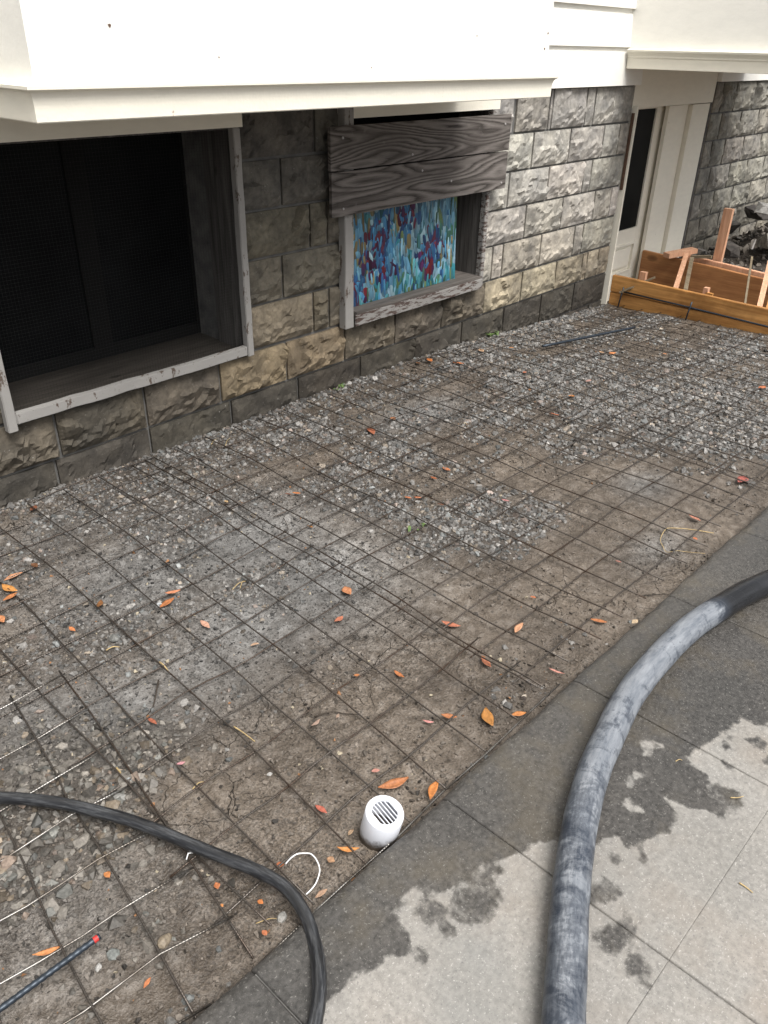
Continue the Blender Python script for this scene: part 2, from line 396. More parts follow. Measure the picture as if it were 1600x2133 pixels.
def mat_glass_dark():
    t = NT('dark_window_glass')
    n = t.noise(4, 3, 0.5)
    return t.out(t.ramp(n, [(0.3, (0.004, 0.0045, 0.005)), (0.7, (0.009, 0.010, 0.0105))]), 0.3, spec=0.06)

M = dict(block=mat_block(), mortar=mat_mortar(),
    cream=mat_paint('cream_paint', (0.84, 0.80, 0.69), 0.0, (0.4, 0.3, 0.24)),
    white=mat_paint('white_house_paint', (0.88, 0.865, 0.81), -0.02, (0.5, 0.36, 0.3)),
    trim=mat_paint('weathered_trim_paint', (0.30, 0.29, 0.275), 0.20, (0.10, 0.075, 0.06)),
    trimbad=mat_paint('peeling_trim_paint', (0.28, 0.27, 0.255), 0.34, (0.075, 0.05, 0.042)),
    oldwood=mat_wood('grey_weathered_wood', (0.05, 0.046, 0.042), (0.17, 0.16, 0.15), 'z', 1.3),
    oldsill=mat_wood('dusty_sill_wood', (0.07, 0.062, 0.055), (0.17, 0.152, 0.138), 'x', 1.2),
    ply=mat_plywood(), mud=mat_mud(), stone=mat_stone('crushed_stone'), crumb=mat_stone('soil_clod', 0.7),
    concrete=mat_concrete(), wire=mat_wire(), bright=mat_sheen_wire(),
    hosebig=mat_hose('cement_smeared_rubber', True), hose=mat_hose('black_rubber', False),
    leaf=mat_leaf(), pvc=mat_pvc(), paint=mat_canvas(), glass=mat_glass_dark(),
    form=mat_wood('wet_form_board', (0.30, 0.130, 0.036), (0.62, 0.325, 0.11), 'y', 1.0, 0.5, 0.45),
    formback=mat_wood('brown_form_board', (0.27, 0.115, 0.045), (0.48, 0.235, 0.095), 'y', 0.8, 0.6, 0.2),
    fir=mat_wood('fresh_fir', (0.50, 0.25, 0.145), (0.70, 0.43, 0.28), 'z', 1.4, 0.65),
    lath=mat_wood('muddy_lath', (0.11, 0.085, 0.055), (0.25, 0.2, 0.13), 'y', 1.2, 0.75),
    rebar=mat_plain('epoxy_dark_rebar', (0.035, 0.045, 0.058), 0.38, 0.4, 60, 0.5),
    redpaint=mat_plain('red_paint_tip', (0.42, 0.03, 0.025), 0.5),
    whitewire=mat_plain('white_insulation', (0.72, 0.72, 0.72), 0.45, 0.15),
    rubble=mat_plain('broken_concrete', (0.20, 0.19, 0.175), 0.9, 0.6, 22, bump=0.6),
    soil=mat_plain('dark_soil', (0.055, 0.045, 0.036), 0.85, 0.6, 25, bump=0.7),
    straw=mat_plain('dry_straw', (0.42, 0.31, 0.15), 0.7, 0.3),
    twig=mat_plain('dark_twig', (0.04, 0.03, 0.022), 0.8, 0.3),
    green=mat_plain('green_weed', (0.10, 0.16, 0.045), 0.6, 0.3),
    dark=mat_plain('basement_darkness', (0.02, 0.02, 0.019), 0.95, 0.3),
    tape=mat_plain('brown_edge_strip', (0.13, 0.075, 0.05), 0.6),
    screenwire=mat_plain('screen_wire', (0.010, 0.010, 0.010), 0.7, 0.2),
    darksill=mat_wood('shaded_sill_wood', (0.030, 0.026, 0.022), (0.075, 0.066, 0.056), 'x', 1.2))  # sill wood darkened to hold the shade of the left recess

# ------------------------------------------------------------------ ground heights and fields
def blobs(x, y, items):
    t = np.zeros_like(x)
    for (cx, cy, rx, ry, a) in items:
        t = np.maximum(t, a*np.exp(-(((x-cx)/rx)**2+((y-cy)/ry)**2)**1.0*.8))
    return t
GRAVEL = []
for (px, py, rx, ry, a) in ((150, 1620, 0.22, 0.16, 1.0), (60, 1760, 0.20, 0.14, 1.0), (270, 1590, 0.16, 0.10, .9), (330, 1010, .40, .24, .95), (480, 940, .46, .24, 1.0), (420, 1060, .3, .2, .8),
        (620, 900, .45, .26, .9), (800, 960, .30, .18, .95), (830, 1040, .22, .14, .85), (960, 1085, .24, .13, 2.0), (1070, 1100, .24, .10, 1.9), (560, 1200, .22, .11, .55),
        (300, 1300, .20, .14, .6), (160, 1310, .18, .12, .55), (60, 1180, .22, .12, .5), (720, 1020, .2, .15, .7), (860, 880, .35, .15, .75),
        (1150, 780, .65, .24, 1.3), (1300, 830, .65, .24, 1.3), (1450, 840, .75, .25, 1.3), (1080, 850, .5, .18, .9), (1380, 760, .8, .2, .85), (1560, 880, .6, .25, .95), (1250, 905, .4, .10, .9),
        (1100, 690, .7, .2, .8), (1000, 740, .6, .16, .7), (1300, 660, .7, .25, .75), (1500, 720, .8, .2, .95), (1200, 640, .6, .12, .7), (900, 790, .5, .14, .6)):
    g = at(px, py, 0.0); GRAVEL.append((g[0], g[1], rx, ry, a))
GREY = []
for (px, py, rx, ry, a) in ((640, 1200, .35, .3, 1.0), (500, 1130, .4, .3, 1.0), (520, 1290, .25, .22, 1.0), (300, 1200, .35, .3, .9), (250, 1480, .2, .16, .9), (880, 860, .25, .12, 1.0), (100, 1130, .3, .2, .5), (1340, 1010, .12, .10, .7), (1370, 1140, .14, .08, .6), (430, 1380, .25, .2, .8), (100, 1500, .25, .2, .7), (120, 1950, .25, .15, .45)):
    g = at(px, py, 0.0); GREY.append((g[0], g[1], rx, ry, a))
def gravelly(x, y):
    b = blobs(x, y, GRAVEL)
    n = .6*fbm(x*4, y*4, 4, 3)+.4*fbm(x*13, y*13, 3, 4)
    b = b + .22*np.clip(1.25-x*.45, 0, 1)
    edge = np.clip(1-np.abs(y+0.03)/0.10, 0, 1)*0.75      # spill of stone along the foot of the wall
    return np.clip((b + edge + (n-0.5)*1.7)*1.2-0.22, 0, 1)
def ground_z(x, y, detail=True):
    far = np.clip((x-3.2)/2.4, 0, 1); far = far*far*(3-2*far)
    z = -0.005 - 0.115*far*np.clip(1.0+(y+0.2)*0.30, 0.35, 1)
    z = z + 0.020*(fbm(x*1.7, y*1.7, 3, 5)-0.5)
    if detail:
        g = gravelly(x, y)
        z = z + 0.014*(fbm(x*9, y*9, 4, 9)-0.5) + 0.010*g
        z = z + (0.010*(1-g)+0.004)*np.clip(fbm(x*34, y*34, 3, 13)-0.48, 0, 1)*2.0
    return z
def gz(x, y, dz=0.0):
    return float(ground_z(np.array([x]), np.array([y]))[0])+dz

# far ground sheet
props(link_mesh('ground', mesh_of('ground', [(-400, -400, -0.55), (400, -400, -0.55), (400, 400, -0.55), (-400, 400, -0.55)], [(0, 1, 2, 3)]), M['soil']), kind='structure')
# soil of the bed
x0, x1, y0, y1, st = -0.9, 5.64, -2.42, 0.03, 0.0125
gx, gy = np.meshgrid(np.arange(x0, x1, st), np.arange(y0, y1, st), indexing='ij')
jx, jy = gx + RNG.uniform(-.3, .3, gx.shape)*st, gy + RNG.uniform(-.3, .3, gx.shape)*st
zz = ground_z(jx, jy)
zz = np.where(jy < -2.16, zz-0.03, zz)
nx_, ny_ = gx.shape
ii, jj = np.meshgrid(np.arange(nx_-1), np.arange(ny_-1), indexing='ij')
quads = np.stack([ii*ny_+jj, (ii+1)*ny_+jj, (ii+1)*ny_+jj+1, ii*ny_+jj+1], -1).reshape(-1, 4)
me = np_mesh('mud_bed', np.stack([jx.ravel(), jy.ravel(), zz.ravel()], -1), quads, smooth=True)
fattr(me, 'gravelly', gravelly(jx, jy).ravel())
fattr(me, 'grey', np.clip(blobs(jx, jy, GREY)*1.0, 0, 1).ravel())
props(link_mesh('mud_bed', me, M['mud']), kind='structure')

# ------------------------------------------------------------------ concrete walkway of scored panels
WZ = 0.05
def shear_y(x, y): return y - 0.022*(x-0.4)
def G2(px, py): p = at(px, py, WZ); return (p[0], p[1])
dry_poly = [G2(*p) for p in ((640, 2300), (662, 2103), (712, 2081), (744, 2044), (803, 2019), (800, 2000), (856, 1972), (850, 1930), (831, 1894), (862, 1850), (925, 1862), (962, 1847), (1003, 1840), (1010, 1800), (1065, 1787), (1112, 1753), (1160, 1745), (1200, 1790), (1231, 1769),
    (1281, 1740), (1300, 1769), (1344, 1759), (1394, 1731), (1397, 1687), (1394, 1665), (1440, 1681), (1484, 1687), (1484, 1647), (1475, 1619), (1428, 1575), (1466, 1553), (1528, 1519), (1537, 1497), (1600, 1509), (1750, 1540), (1900, 2300))]
dry_isl = [(G2(*c), r) for c, r in (((1348, 1552), .014), ((1362, 1549), .010), ((1375, 1553), .010), ((1345, 1562), .010), ((1340, 1615), .012), ((1328, 1626), .010), ((1315, 1633), .008), ((1305, 1668), .009), ((1315, 1676), .011), ((1326, 1680), .008), ((965, 1852), .014))]
wet_drop = [(G2(*c), r) for c, r in (((1265, 1858), .026), ((1240, 1855), .020), ((1285, 1957), .027), ((1300, 1938), .018), ((1330, 2018), .018), ((1348, 2055), .011), ((1505, 1655), .030), ((1500, 1685), .026), ((1515, 1551), .012), ((1525, 1540), .011), ((1572, 1545), .016), ((1580, 1560), .013), ((1510, 1590), .009),
    ((1595, 1585), .012), ((985, 1890), .034), ((1012, 1845), .024), ((1040, 1815), .018), ((900, 1895), .028), ((925, 1940), .020), ((868, 1985), .013), ((1290, 1790), .010), ((1335, 1780), .010), ((1318, 1914), .010))]
def poly_sd(P, poly):
    poly = np.array(poly); A = poly; B = np.roll(poly, -1, 0)
    ins = np.zeros(len(P), bool); dmin = np.full(len(P), 1e9)
    for a, b in zip(A, B):
        c = ((a[1] > P[:, 1]) != (b[1] > P[:, 1])) & (P[:, 0] < (b[0]-a[0])*(P[:, 1]-a[1])/(b[1]-a[1]+1e-12)+a[0]); ins ^= c
        d = b-a; t = np.clip(((P-a)@d)/(d@d), 0, 1); q = a+t[:, None]*d; dmin = np.minimum(dmin, np.hypot(*(P-q).T))
    return np.where(ins, dmin, -dmin)
def dryness(P):
    P = P+np.stack([fbm(P[:, 0]*24, P[:, 1]*24, 3, 81)-.5, fbm(P[:, 0]*24, P[:, 1]*24, 3, 85)-.5], -1)*.045
    s = poly_sd(P, dry_poly)
    for c, r in dry_isl: s = np.maximum(s, (r*0.85-np.hypot(*(P-c).T))*1.0)
    for c, r in wet_drop: s = np.minimum(s, np.maximum((np.hypot(*(P-c).T)-r*1.25)*0.9, -0.0055))
    return np.clip(0.5+s/0.075, 0, 1)
walk = empty('walkway', (0, -2.4, 0), kind='structure')
PS = 0.5645
for kx in range(-3, 11):
    for ky in range(0, 4):
        ax0, ax1 = 0.483+PS*kx, 0.483+PS*(kx+1); ay1 = -2.098-PS*ky; ay0 = ay1-PS
        g = 0.0012; gy = 0.00012
        near = (-1 <= kx <= 5 and ky <= 2)
        n = 58 if near else 12
        us = np.linspace(0, 1, n); us = np.concatenate([[0, 0.004, 0.009], us[2:-2], [0.991, 0.996, 1]])
        n = len(us)
        U, V = np.meshgrid(us, us, indexing='ij')
        X = ax0+g+(PS-2*g)*U; Y = ay0+gy+(PS-2*gy)*V
        e = np.minimum(U, 1-U)*PS; ey = np.minimum(V, 1-V)*PS
        Z = WZ - 0.0032*np.clip(1-e/0.0045, 0, 1)**2 - 0.0003*np.clip(1-ey/0.003, 0, 1)**2 + 0.0015*(fbm(X*6, Y*6, 3, 21)-0.5)
        if ky == 0:                                        # worn outer edge
            er = np.clip(1-((1-V)*PS)/0.02, 0, 1); Z = Z - 0.010*er**2*(0.5+fbm(X*14, Y*0, 3, 31)); Y = Y + er*0.010*(fbm(X*11, Y*0, 3, 33)-0.5)
        Y = shear_y(X, Y)
        top = np.stack([X, Y, Z], -1).reshape(-1, 3)
        i_, j_ = np.meshgrid(np.arange(n-1), np.arange(n-1), indexing='ij')
        F = np.stack([i_*n+j_, (i_+1)*n+j_, (i_+1)*n+j_+1, i_*n+j_+1], -1).reshape(-1, 4).tolist()
        ring = [i*n for i in range(n)] + [(n-1)*n+j for j in range(1, n)] + [i*n+n-1 for i in range(n-2, -1, -1)] + [j for j in range(n-2, 0, -1)]
        low = top[ring].copy(); low[:, 2] = -0.12
        verts = np.vstack([top, low]); b0 = len(top); m_ = len(ring)
        F += [[ring[i], b0+i, b0+(i+1) % m_, ring[(i+1) % m_]] for i in range(m_)]
        me = mesh_of('concrete_panel', verts, F, True)
        fattr(me, 'dry', dryness(verts[:, :2]))
        link_mesh('concrete_panel', me, M['concrete'], walk)
bm = bmesh.new(); vsb = [bm.verts.new((x, shear_y(x, y), WZ-0.006)) for x, y in ((-1.2, -2.112), (6.6, -2.112), (6.6, -4.33), (-1.2, -4.33))]; bm.faces.new(vsb[::-1])
me = bpy.data.meshes.new('joint_bed'); bm.to_mesh(me); bm.free()
link_mesh('joint_bed', me, M['mortar'], walk)

# ------------------------------------------------------------------ gravel and clods
def hull_protos(k, npts, seed, flat):
    out = []; r = np.random.default_rng(seed)
    for _ in range(k):
        bm = bmesh.new()
        p = r.normal(size=(npts, 3)); p /= np.linalg.norm(p, axis=1)[:, None]
        p *= r.uniform(0.78, 1.05, (npts, 1)); p *= np.array([1.0, r.uniform(.6, .95), r.uniform(flat, flat+.3)])
        for q in p: bm.verts.new(q)
        bmesh.ops.convex_hull(bm, input=bm.verts)
        bmesh.ops.delete(bm, geom=[v for v in bm.verts if not v.link_faces], context='VERTS')
        bmesh.ops.triangulate(bm, faces=bm.faces)
        bm.verts.index_update()
        out.append((np.array([v.co[:] for v in bm.verts]), np.array([[v.index for v in f.verts] for f in bm.faces]))); bm.free()
    return out
def scatter(name, mat, pts, rad, cols, protos, sink, seed, zextra=None, kind='stuff'):
    r = np.random.default_rng(seed); n = len(pts)
    which = r.integers(0, len(protos), n); VV, FF, CC = [], [], []; base = 0
    zg = ground_z(pts[:, 0], pts[:, 1]) if zextra is None else zextra
    for k, (pv, pf) in enumerate(protos):
        idx = np.where(which == k)[0]; m = len(idx)
        if not m: continue
        a, b, c = r.uniform(0, 6.283, m), r.normal(0, .35, m), r.normal(0, .35, m)
        ca, sa, cb, sb, cc, sc = np.cos(a), np.sin(a), np.cos(b), np.sin(b), np.cos(c), np.sin(c)
        Rz = np.stack([np.stack([ca, -sa, 0*a], -1), np.stack([sa, ca, 0*a], -1), np.stack([0*a, 0*a, 1+0*a], -1)], 1)
        Rx = np.stack([np.stack([1+0*a, 0*a, 0*a], -1), np.stack([0*a, cb, -sb], -1), np.stack([0*a, sb, cb], -1)], 1)
        Ry = np.stack([np.stack([cc, 0*a, sc], -1), np.stack([0*a, 1+0*a, 0*a], -1), np.stack([-sc, 0*a, cc], -1)], 1)
        Rm = Rz @ Rx @ Ry
        V = np.einsum('mij,vj->mvi', Rm, pv)*rad[idx][:, None, None]
        V[:, :, 0] += pts[idx, 0][:, None]; V[:, :, 1] += pts[idx, 1][:, None]
        V[:, :, 2] += (zg[idx] + rad[idx]*sink)[:, None]
        F = pf[None]+ (base+np.arange(m)*len(pv))[:, None, None]
        VV.append(V.reshape(-1, 3)); FF.append(F.reshape(-1, 3)); CC.append(np.repeat(cols[idx], len(pv), 0)); base += m*len(pv)
    me = np_mesh(name, np.vstack(VV), np.vstack(FF), False, np.vstack(CC))
    return props(link_mesh(name, me, mat), kind=kind)
def stone_cols(n, r, warm):
    v = np.clip(np.exp(r.normal(np.log(0.112), .42, n)), 0.03, 0.27)
    c = np.stack([v*1.03, v*0.985, v*0.925], -1)
    k = r.random(n)
    c[k < 0.10+0.08*warm] *= np.array([1.12, 1.0, 0.86]); c[(k > 0.96)] *= np.array([1.15, 0.98, 0.9]); c[(k > 0.84) & (k < 0.86)] *= 1.4
    c[(k > 0.60) & (k < 0.70)] *= np.array([0.92, 1.0, 1.04])
    return c
def samp(n, lo, hi, fn, r, box=(-0.6, 5.6, -2.14, -0.01)):
    P = np.stack([r.uniform(box[0], box[1], n), r.uniform(box[2], box[3], n)], -1)
    w = fn(P[:, 0], P[:, 1]); return P[r.random(n) < w]
pipe_xy = np.array([0.885, -2.045])
r = np.random.default_rng(101)
protoA = hull_protos(26, 13, 5, .5); protoB = hull_protos(14, 9, 6, .6)
P = samp(120000, 0, 1, lambda x, y: np.clip(gravelly(x, y)*1.1-0.05, 0, 1)**1.2*.85, r)
P = P[(np.hypot(*(P-pipe_xy).T) > .085)]
nearleft = np.clip(1-np.hypot((P[:, 0]-.35)/.45, (P[:, 1]+1.55)/.45), 0, 1)
rad = np.clip(np.exp(r.normal(np.log(.0074), .42, len(P))), .003, .019)*(1+0.62*np.sqrt(nearleft))
rad = rad*(1+.3*np.clip((P[:, 0]-1.7)/.8, 0, 1))
keep = r.random(len(P)) < (1-0.35*np.sqrt(nearleft))
P, rad, nearleft = P[keep], rad[keep], nearleft[keep]
cols = stone_cols(len(P), r, nearleft); cols *= np.where(nearleft[:, None] > 0, np.array([.90, .86, .80]), 1.0)
scatter('gravel', M['stone'], P, rad, cols, protoA, 0.02, 1)
P = samp(170000, 0, 1, lambda x, y: np.clip(0.10+0.75*fbm(x*4, y*4, 3, 41)**2*1.4+0.55*np.clip((-.7-y)*.0+np.exp(-((x-.6)/.9)**2-((y+1.0)/.6)**2), 0, 1)-0.55*np.clip(x-1.2, 0, .6)*np.clip((-.9-y)*2, 0, 1), 0.03, 1), r)
rad = np.clip(np.exp(r.normal(np.log(.0038), .45, len(P))), .0015, .011)
v = np.clip(r.normal(.092, .038, len(P)), .02, .28); gg = np.clip(blobs(P[:, 0], P[:, 1], GREY)+.25*r.random(len(P)), 0, 1)[:, None]
cols = v[:, None]*(np.array([1.12, .93, .75])*(1-gg)+np.array([1.1, 1.07, 1.02])*gg)
k = r.random(len(P)); cols[k > .988] = np.array([.30, .26, .19]); cols[(k > .98) & (k < .988)] = np.array([.24, .12, .055])
scatter('soil_crumbs', M['crumb'], P, rad, cols, protoB, 0.25, 2)

# single stones that stand out
def lone_stone(px, py, rx, ry, rz, col, label, seed):
    p = at(px, py, 0.005); bm = bmesh.new(); bmesh.ops.create_icosphere(bm, subdivisions=2, radius=1)
    r_ = np.random.default_rng(seed); D = r_.normal(size=(9, 3)); D /= np.linalg.norm(D, axis=1)[:, None]; O = r_.uniform(.55, .85, 9)
    for v in bm.verts:
        c = np.array(v.co); 
        for d, o in zip(D, O):
            k = c@d-o
            if k > 0: c = c-d*k*0.85
        c = c*(1+.10*(float(fbm(np.array([c[0]*3+seed]), np.array([c[1]*3+c[2]*2]), 3, seed)[0])-.5)*2); v.co = Vector(c*np.array([rx, ry, rz]))
    bm.transform(Matrix.Rotation(r_.uniform(0, 6), 4, 'Z'))
    me = bpy.data.meshes.new('stone'); bm.to_mesh(me); bm.free(); me.shade_flat()
    a = me.attributes.new('col', 'FLOAT_COLOR', 'POINT'); a.data.foreach_set('color', np.tile(np.array([*(.8*c_ for c_ in col), 1.0], dtype=np.float32), len(me.vertices)))
    o = link_mesh('stone', me, M['stone']); o.location = (p[0], p[1], gz(p[0], p[1], rz*0.12))
    return props(o, label, 'stone')
for s_ in ((585, 1908, .016, .012, .012, (.30, .29, .27), 'pale speckled pebble with a twig beside the thin hose near the walkway', 1),
           (345, 1962, .017, .015, .012, (.22, .18, .13), 'tan brown stone in mud below the silver wire ends', 2),
           (236, 1985, .018, .013, .010, (.17, .18, .17), 'flat greenish grey stone right of the red rebar tip', 3),
           (112, 1735, .018, .015, .012, (.22, .22, .20), 'large rounded grey stone in the gravel just under the thin hose', 4),
           (237, 1330, .022, .015, .012, (.16, .16, .15), 'dark grey angular stone among small gravel below two orange leaves', 5),
           (272, 1628, .014, .010, .008, (.36, .38, .38), 'pale bluish stone in the gravel above the thin hose', 6),
           (250, 1665, .018, .013, .011, (.24, .235, .22), 'oval grey stone touching the upper side of the thin hose', 7),
           (562, 1609, .009, .008, .007, (.42, .41, .39), 'small whitish pebble alone in brown mud left of the white pipe', 8),
           (330, 1256, .012, .009, .007, (.42, .44, .45), 'pale grey chip next to a long orange leaf', 9),
           (205, 2010, .010, .008, .007, (.38, .37, .35), 'small off-white pebble left of the red rebar tip', 10)):
    lone_stone(*s_)

# ------------------------------------------------------------------ house
house = empty('house', (3, 0, 0), 'old white house with a rock-faced block basement wall beside the prepared bed', 'house')
J = [0.12+0.2032*k for k in range(6)]                  # bed joints, lowest first; J[5] = 1.136
WT = 1.36                                               # top of the block wall
LW = (1.07, 2.195, 0.333, 1.27)                       # left window opening
RW = (2.83, 3.94, 0.325, 1.31)                        # right window opening
core = bmesh.new()
def core_box(a, b, c, d): box_bm(core, a, b, 0.009, 0.45, c, d)
core_box(-2.5, LW[0], -0.6, WT); core_box(LW[0], LW[1], -0.6, LW[2]); core_box(LW[0], LW[1], LW[3], WT)
core_box(LW[1], RW[0], -0.6, WT); core_box(RW[0], RW[1], -0.6, RW[2]); core_box(RW[0], RW[1], RW[3], WT); core_box(RW[1], 5.60, -0.6, WT)
core_box(6.93, 10.5, -0.6, WT)
me = bpy.data.meshes.new('foundation_wall'); core.to_mesh(me); core.free()
wall = link_mesh('foundation_wall', me, M['mortar'], house)

def block_mesh(xa, xb, za, zb, seed, bold=1.0, step=0.0155):
    r_ = np.random.default_rng(seed); g = 0.0068; gx = .014 if xa > 6.9 else (.0085 if xa > 3.9 else .0068); w, h = xb-xa-2*gx, zb-za-2*g
    nx, nz = max(4, int(w/step)), max(4, int(h/step))
    U, V = np.meshgrid(np.linspace(0, 1, nx+1), np.linspace(0, 1, nz+1), indexing='ij')
    inn = (U > 0) & (U < 1) & (V > 0) & (V < 1)
    U = U + np.where(inn, r_.uniform(-.32, .32, U.shape)/nx, 0); V = V + np.where(inn, r_.uniform(-.32, .32, U.shape)/nz, 0)
    X, Z = xa+gx+U*w, za+g+V*h
    ns = max(4, int(w*h/0.0026)); S = np.stack([r_.uniform(0, w, ns), r_.uniform(0, h, ns)**1.0], -1)
    S[:, 1] = np.where(r_.random(ns) < .6, S[:, 1]*.55, S[:, 1])
    off = r_.uniform(0, 1, ns)*(.010+.008*(S[:, 1] < .45*h)); tx, tz = r_.normal(0, .16, ns), r_.normal(0, .16, ns)+np.where(S[:, 1] < .42*h, .42, -.08)
    dx, dz = (U*w)[..., None]-S[:, 0], (V*h)[..., None]-S[:, 1]
    di = np.argmin(dx**2+(dz*1.15)**2, -1)
    A = np.take_along_axis(dx, di[..., None], -1)[..., 0]; B = np.take_along_axis(dz, di[..., None], -1)[..., 0]
    fac = off[di]+tx[di]*A+tz[di]*B
    e = np.minimum(np.minimum(U, 1-U)*w, np.minimum(V, 1-V)*h); fall = np.clip(e/(.016+.010*fbm(X*30, Z*30, 2, seed)), 0, 1)**.7
    bul = np.where(V > .5, 1-.35*(V-.5)*2, 1-((.5-V)*2)**2*.55)
    H = .003+fall*(.010*bul+fac*.95)*bold+.004*(fbm(X*22, Z*22, 3, seed+5)-.5)*fall*bold
    H = np.clip(H, .001, .05)
    n1 = nz+1; top = np.stack([X, -H, Z], -1).reshape(-1, 3)
    i_, j_ = np.meshgrid(np.arange(nx), np.arange(nz), indexing='ij')
    F = np.stack([i_*n1+j_, (i_+1)*n1+j_, (i_+1)*n1+j_+1, i_*n1+j_+1], -1).reshape(-1, 4).tolist()
    ring = [i*n1 for i in range(nx+1)]+[nx*n1+j for j in range(1, nz+1)]+[i*n1+nz for i in range(nx-1, -1, -1)]+[j for j in range(nz-1, 0, -1)]
    low = top[ring].copy(); low[:, 1] = .016; b0 = len(top); m_ = len(ring)
    F += [[ring[i], b0+i, b0+(i+1) % m_, ring[(i+1) % m_]] for i in range(m_)]
    return mesh_of('block', np.vstack([top, low]), F)
bs = [0]
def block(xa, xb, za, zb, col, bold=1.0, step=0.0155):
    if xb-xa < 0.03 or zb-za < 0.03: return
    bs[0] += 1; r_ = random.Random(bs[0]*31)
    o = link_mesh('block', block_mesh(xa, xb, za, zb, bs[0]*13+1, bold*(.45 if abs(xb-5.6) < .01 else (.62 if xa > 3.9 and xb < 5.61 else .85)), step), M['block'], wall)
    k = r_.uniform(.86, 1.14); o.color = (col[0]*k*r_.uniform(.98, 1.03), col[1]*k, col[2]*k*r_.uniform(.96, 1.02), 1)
GR, TAN, DK = (0.135, 0.128, 0.117), (0.19, 0.158, 0.11), (0.058, 0.052, 0.044)  # GR and OL carry the bay's shade in the block colour
LT = (0.365, 0.352, 0.326)  # block tone lightened for the stronger daylight right of the bay
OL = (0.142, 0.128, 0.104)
def course(xs, za, zb, col, bold=1.0, skip=None, step=0.0155):
    for a, b in zip(xs[:-1], xs[1:]):
        if skip and any(s0-1e-6 <= a and b <= s1+1e-6 for s0, s1 in skip): continue
        block(a, b, za, zb, col, bold, step)
WN = [(1.075, 2.235), (2.85, 4.005)]
# pillar left of the left window, pillar between the windows, wall to the corner: joints as surveyed
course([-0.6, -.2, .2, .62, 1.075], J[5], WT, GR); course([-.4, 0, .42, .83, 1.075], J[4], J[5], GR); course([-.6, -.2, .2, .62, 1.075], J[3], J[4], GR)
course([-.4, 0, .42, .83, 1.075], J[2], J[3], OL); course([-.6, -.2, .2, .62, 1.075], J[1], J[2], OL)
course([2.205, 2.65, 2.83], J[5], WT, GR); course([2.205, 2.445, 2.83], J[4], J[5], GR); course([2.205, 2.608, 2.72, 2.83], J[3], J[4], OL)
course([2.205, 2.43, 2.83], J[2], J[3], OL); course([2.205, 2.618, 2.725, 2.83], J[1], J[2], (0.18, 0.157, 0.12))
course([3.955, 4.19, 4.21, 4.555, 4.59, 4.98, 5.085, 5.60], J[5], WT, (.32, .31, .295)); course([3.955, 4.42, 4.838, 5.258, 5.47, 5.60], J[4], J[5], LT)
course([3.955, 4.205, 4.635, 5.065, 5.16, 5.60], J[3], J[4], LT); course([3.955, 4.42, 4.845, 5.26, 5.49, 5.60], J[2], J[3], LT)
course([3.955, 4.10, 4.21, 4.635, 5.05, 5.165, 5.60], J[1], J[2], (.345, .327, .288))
c5 = [-.45, -.02, .40, .80]
for px, py in ((118, 900), (302, 843), (458, 795), (596, 743), (717, 700), (822, 665), (920, 635), (1008, 607), (1086, 590), (1156, 575), (1210, 563)):
    v = _R*(px-800)/FPX+_D*(py-1066.5)/FPX+_f; c5.append(float((CAM-v*CAM[1]/v[1])[0]))
c5 += [5.28, 5.44, 5.60]
for i_, (a, b) in enumerate(zip(c5[:-1], c5[1:])):
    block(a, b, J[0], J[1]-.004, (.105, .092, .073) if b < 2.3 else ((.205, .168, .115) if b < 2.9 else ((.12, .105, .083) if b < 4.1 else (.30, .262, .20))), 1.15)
course([-.6, -.1, .36, .78, 1.21, 1.64, 2.08, 2.50, 2.95, 3.40, 3.84, 4.28, 4.72, 5.15, 5.60], J[0]-0.2032, J[0], DK, 0.8)
course([-.4, .1, .56, .99, 1.42, 1.86, 2.3, 2.75, 3.2, 3.65, 4.1, 4.5, 4.95, 5.4, 5.60], J[0]-0.4064, J[0]-0.2032, DK, 0.5, step=0.03)
# wall beyond the door
xr = [[7.17, 7.58, 7.98, 8.40, 8.81, 9.22, 9.63, 10.2], [6.94, 7.09, 7.36, 7.77, 8.18, 8.60, 9.0, 9.42, 10.2]]
for k in range(-1, 6):
    za = J[0]+0.2032*k-0.0; zb = WT-0.001 if k == 5 else za+0.2032
    xs = xr[k % 2] if k % 2 else [6.94]+xr[0]
    course(xs, za, zb, (0.26, 0.25, 0.225) if k > 0 else (0.16, 0.15, 0.13), 1.0, step=0.02)

# --- left basement window
def wood_box(name, dims, mat, parent, bevel=0.002, seg=1, jit=0.0): return rough_box(name, *dims, mat, parent, bevel, seg, jit)
bm = bmesh.new()
D0 = 0.19
box_bm(bm, LW[0]-.003, LW[0]+.012, -.015, D0, LW[2], LW[3]); box_bm(bm, LW[1]-.012, LW[1]+.003, -.015, D0, LW[2], LW[3]); box_bm(bm, LW[0]+.013, LW[1]-.013, -.015, D0, LW[3]-.012, LW[3]+.004)
me = bpy.data.meshes.new('basement_window'); bm.to_mesh(me); bm.free()
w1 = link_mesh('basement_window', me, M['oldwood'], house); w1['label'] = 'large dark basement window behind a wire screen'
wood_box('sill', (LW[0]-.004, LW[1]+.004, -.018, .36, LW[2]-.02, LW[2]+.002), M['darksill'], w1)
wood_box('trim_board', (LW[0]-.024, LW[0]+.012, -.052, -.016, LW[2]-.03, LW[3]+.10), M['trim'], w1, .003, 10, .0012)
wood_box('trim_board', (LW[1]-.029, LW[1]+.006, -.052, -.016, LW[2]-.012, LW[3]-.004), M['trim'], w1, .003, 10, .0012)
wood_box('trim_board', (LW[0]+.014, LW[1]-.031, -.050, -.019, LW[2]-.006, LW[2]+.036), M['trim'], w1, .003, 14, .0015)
wood_box('head_board', (LW[0]+.014, LW[1]+.016, -.056, -.014, LW[3]-.002, WT-.003), M['cream'], w1, .003)
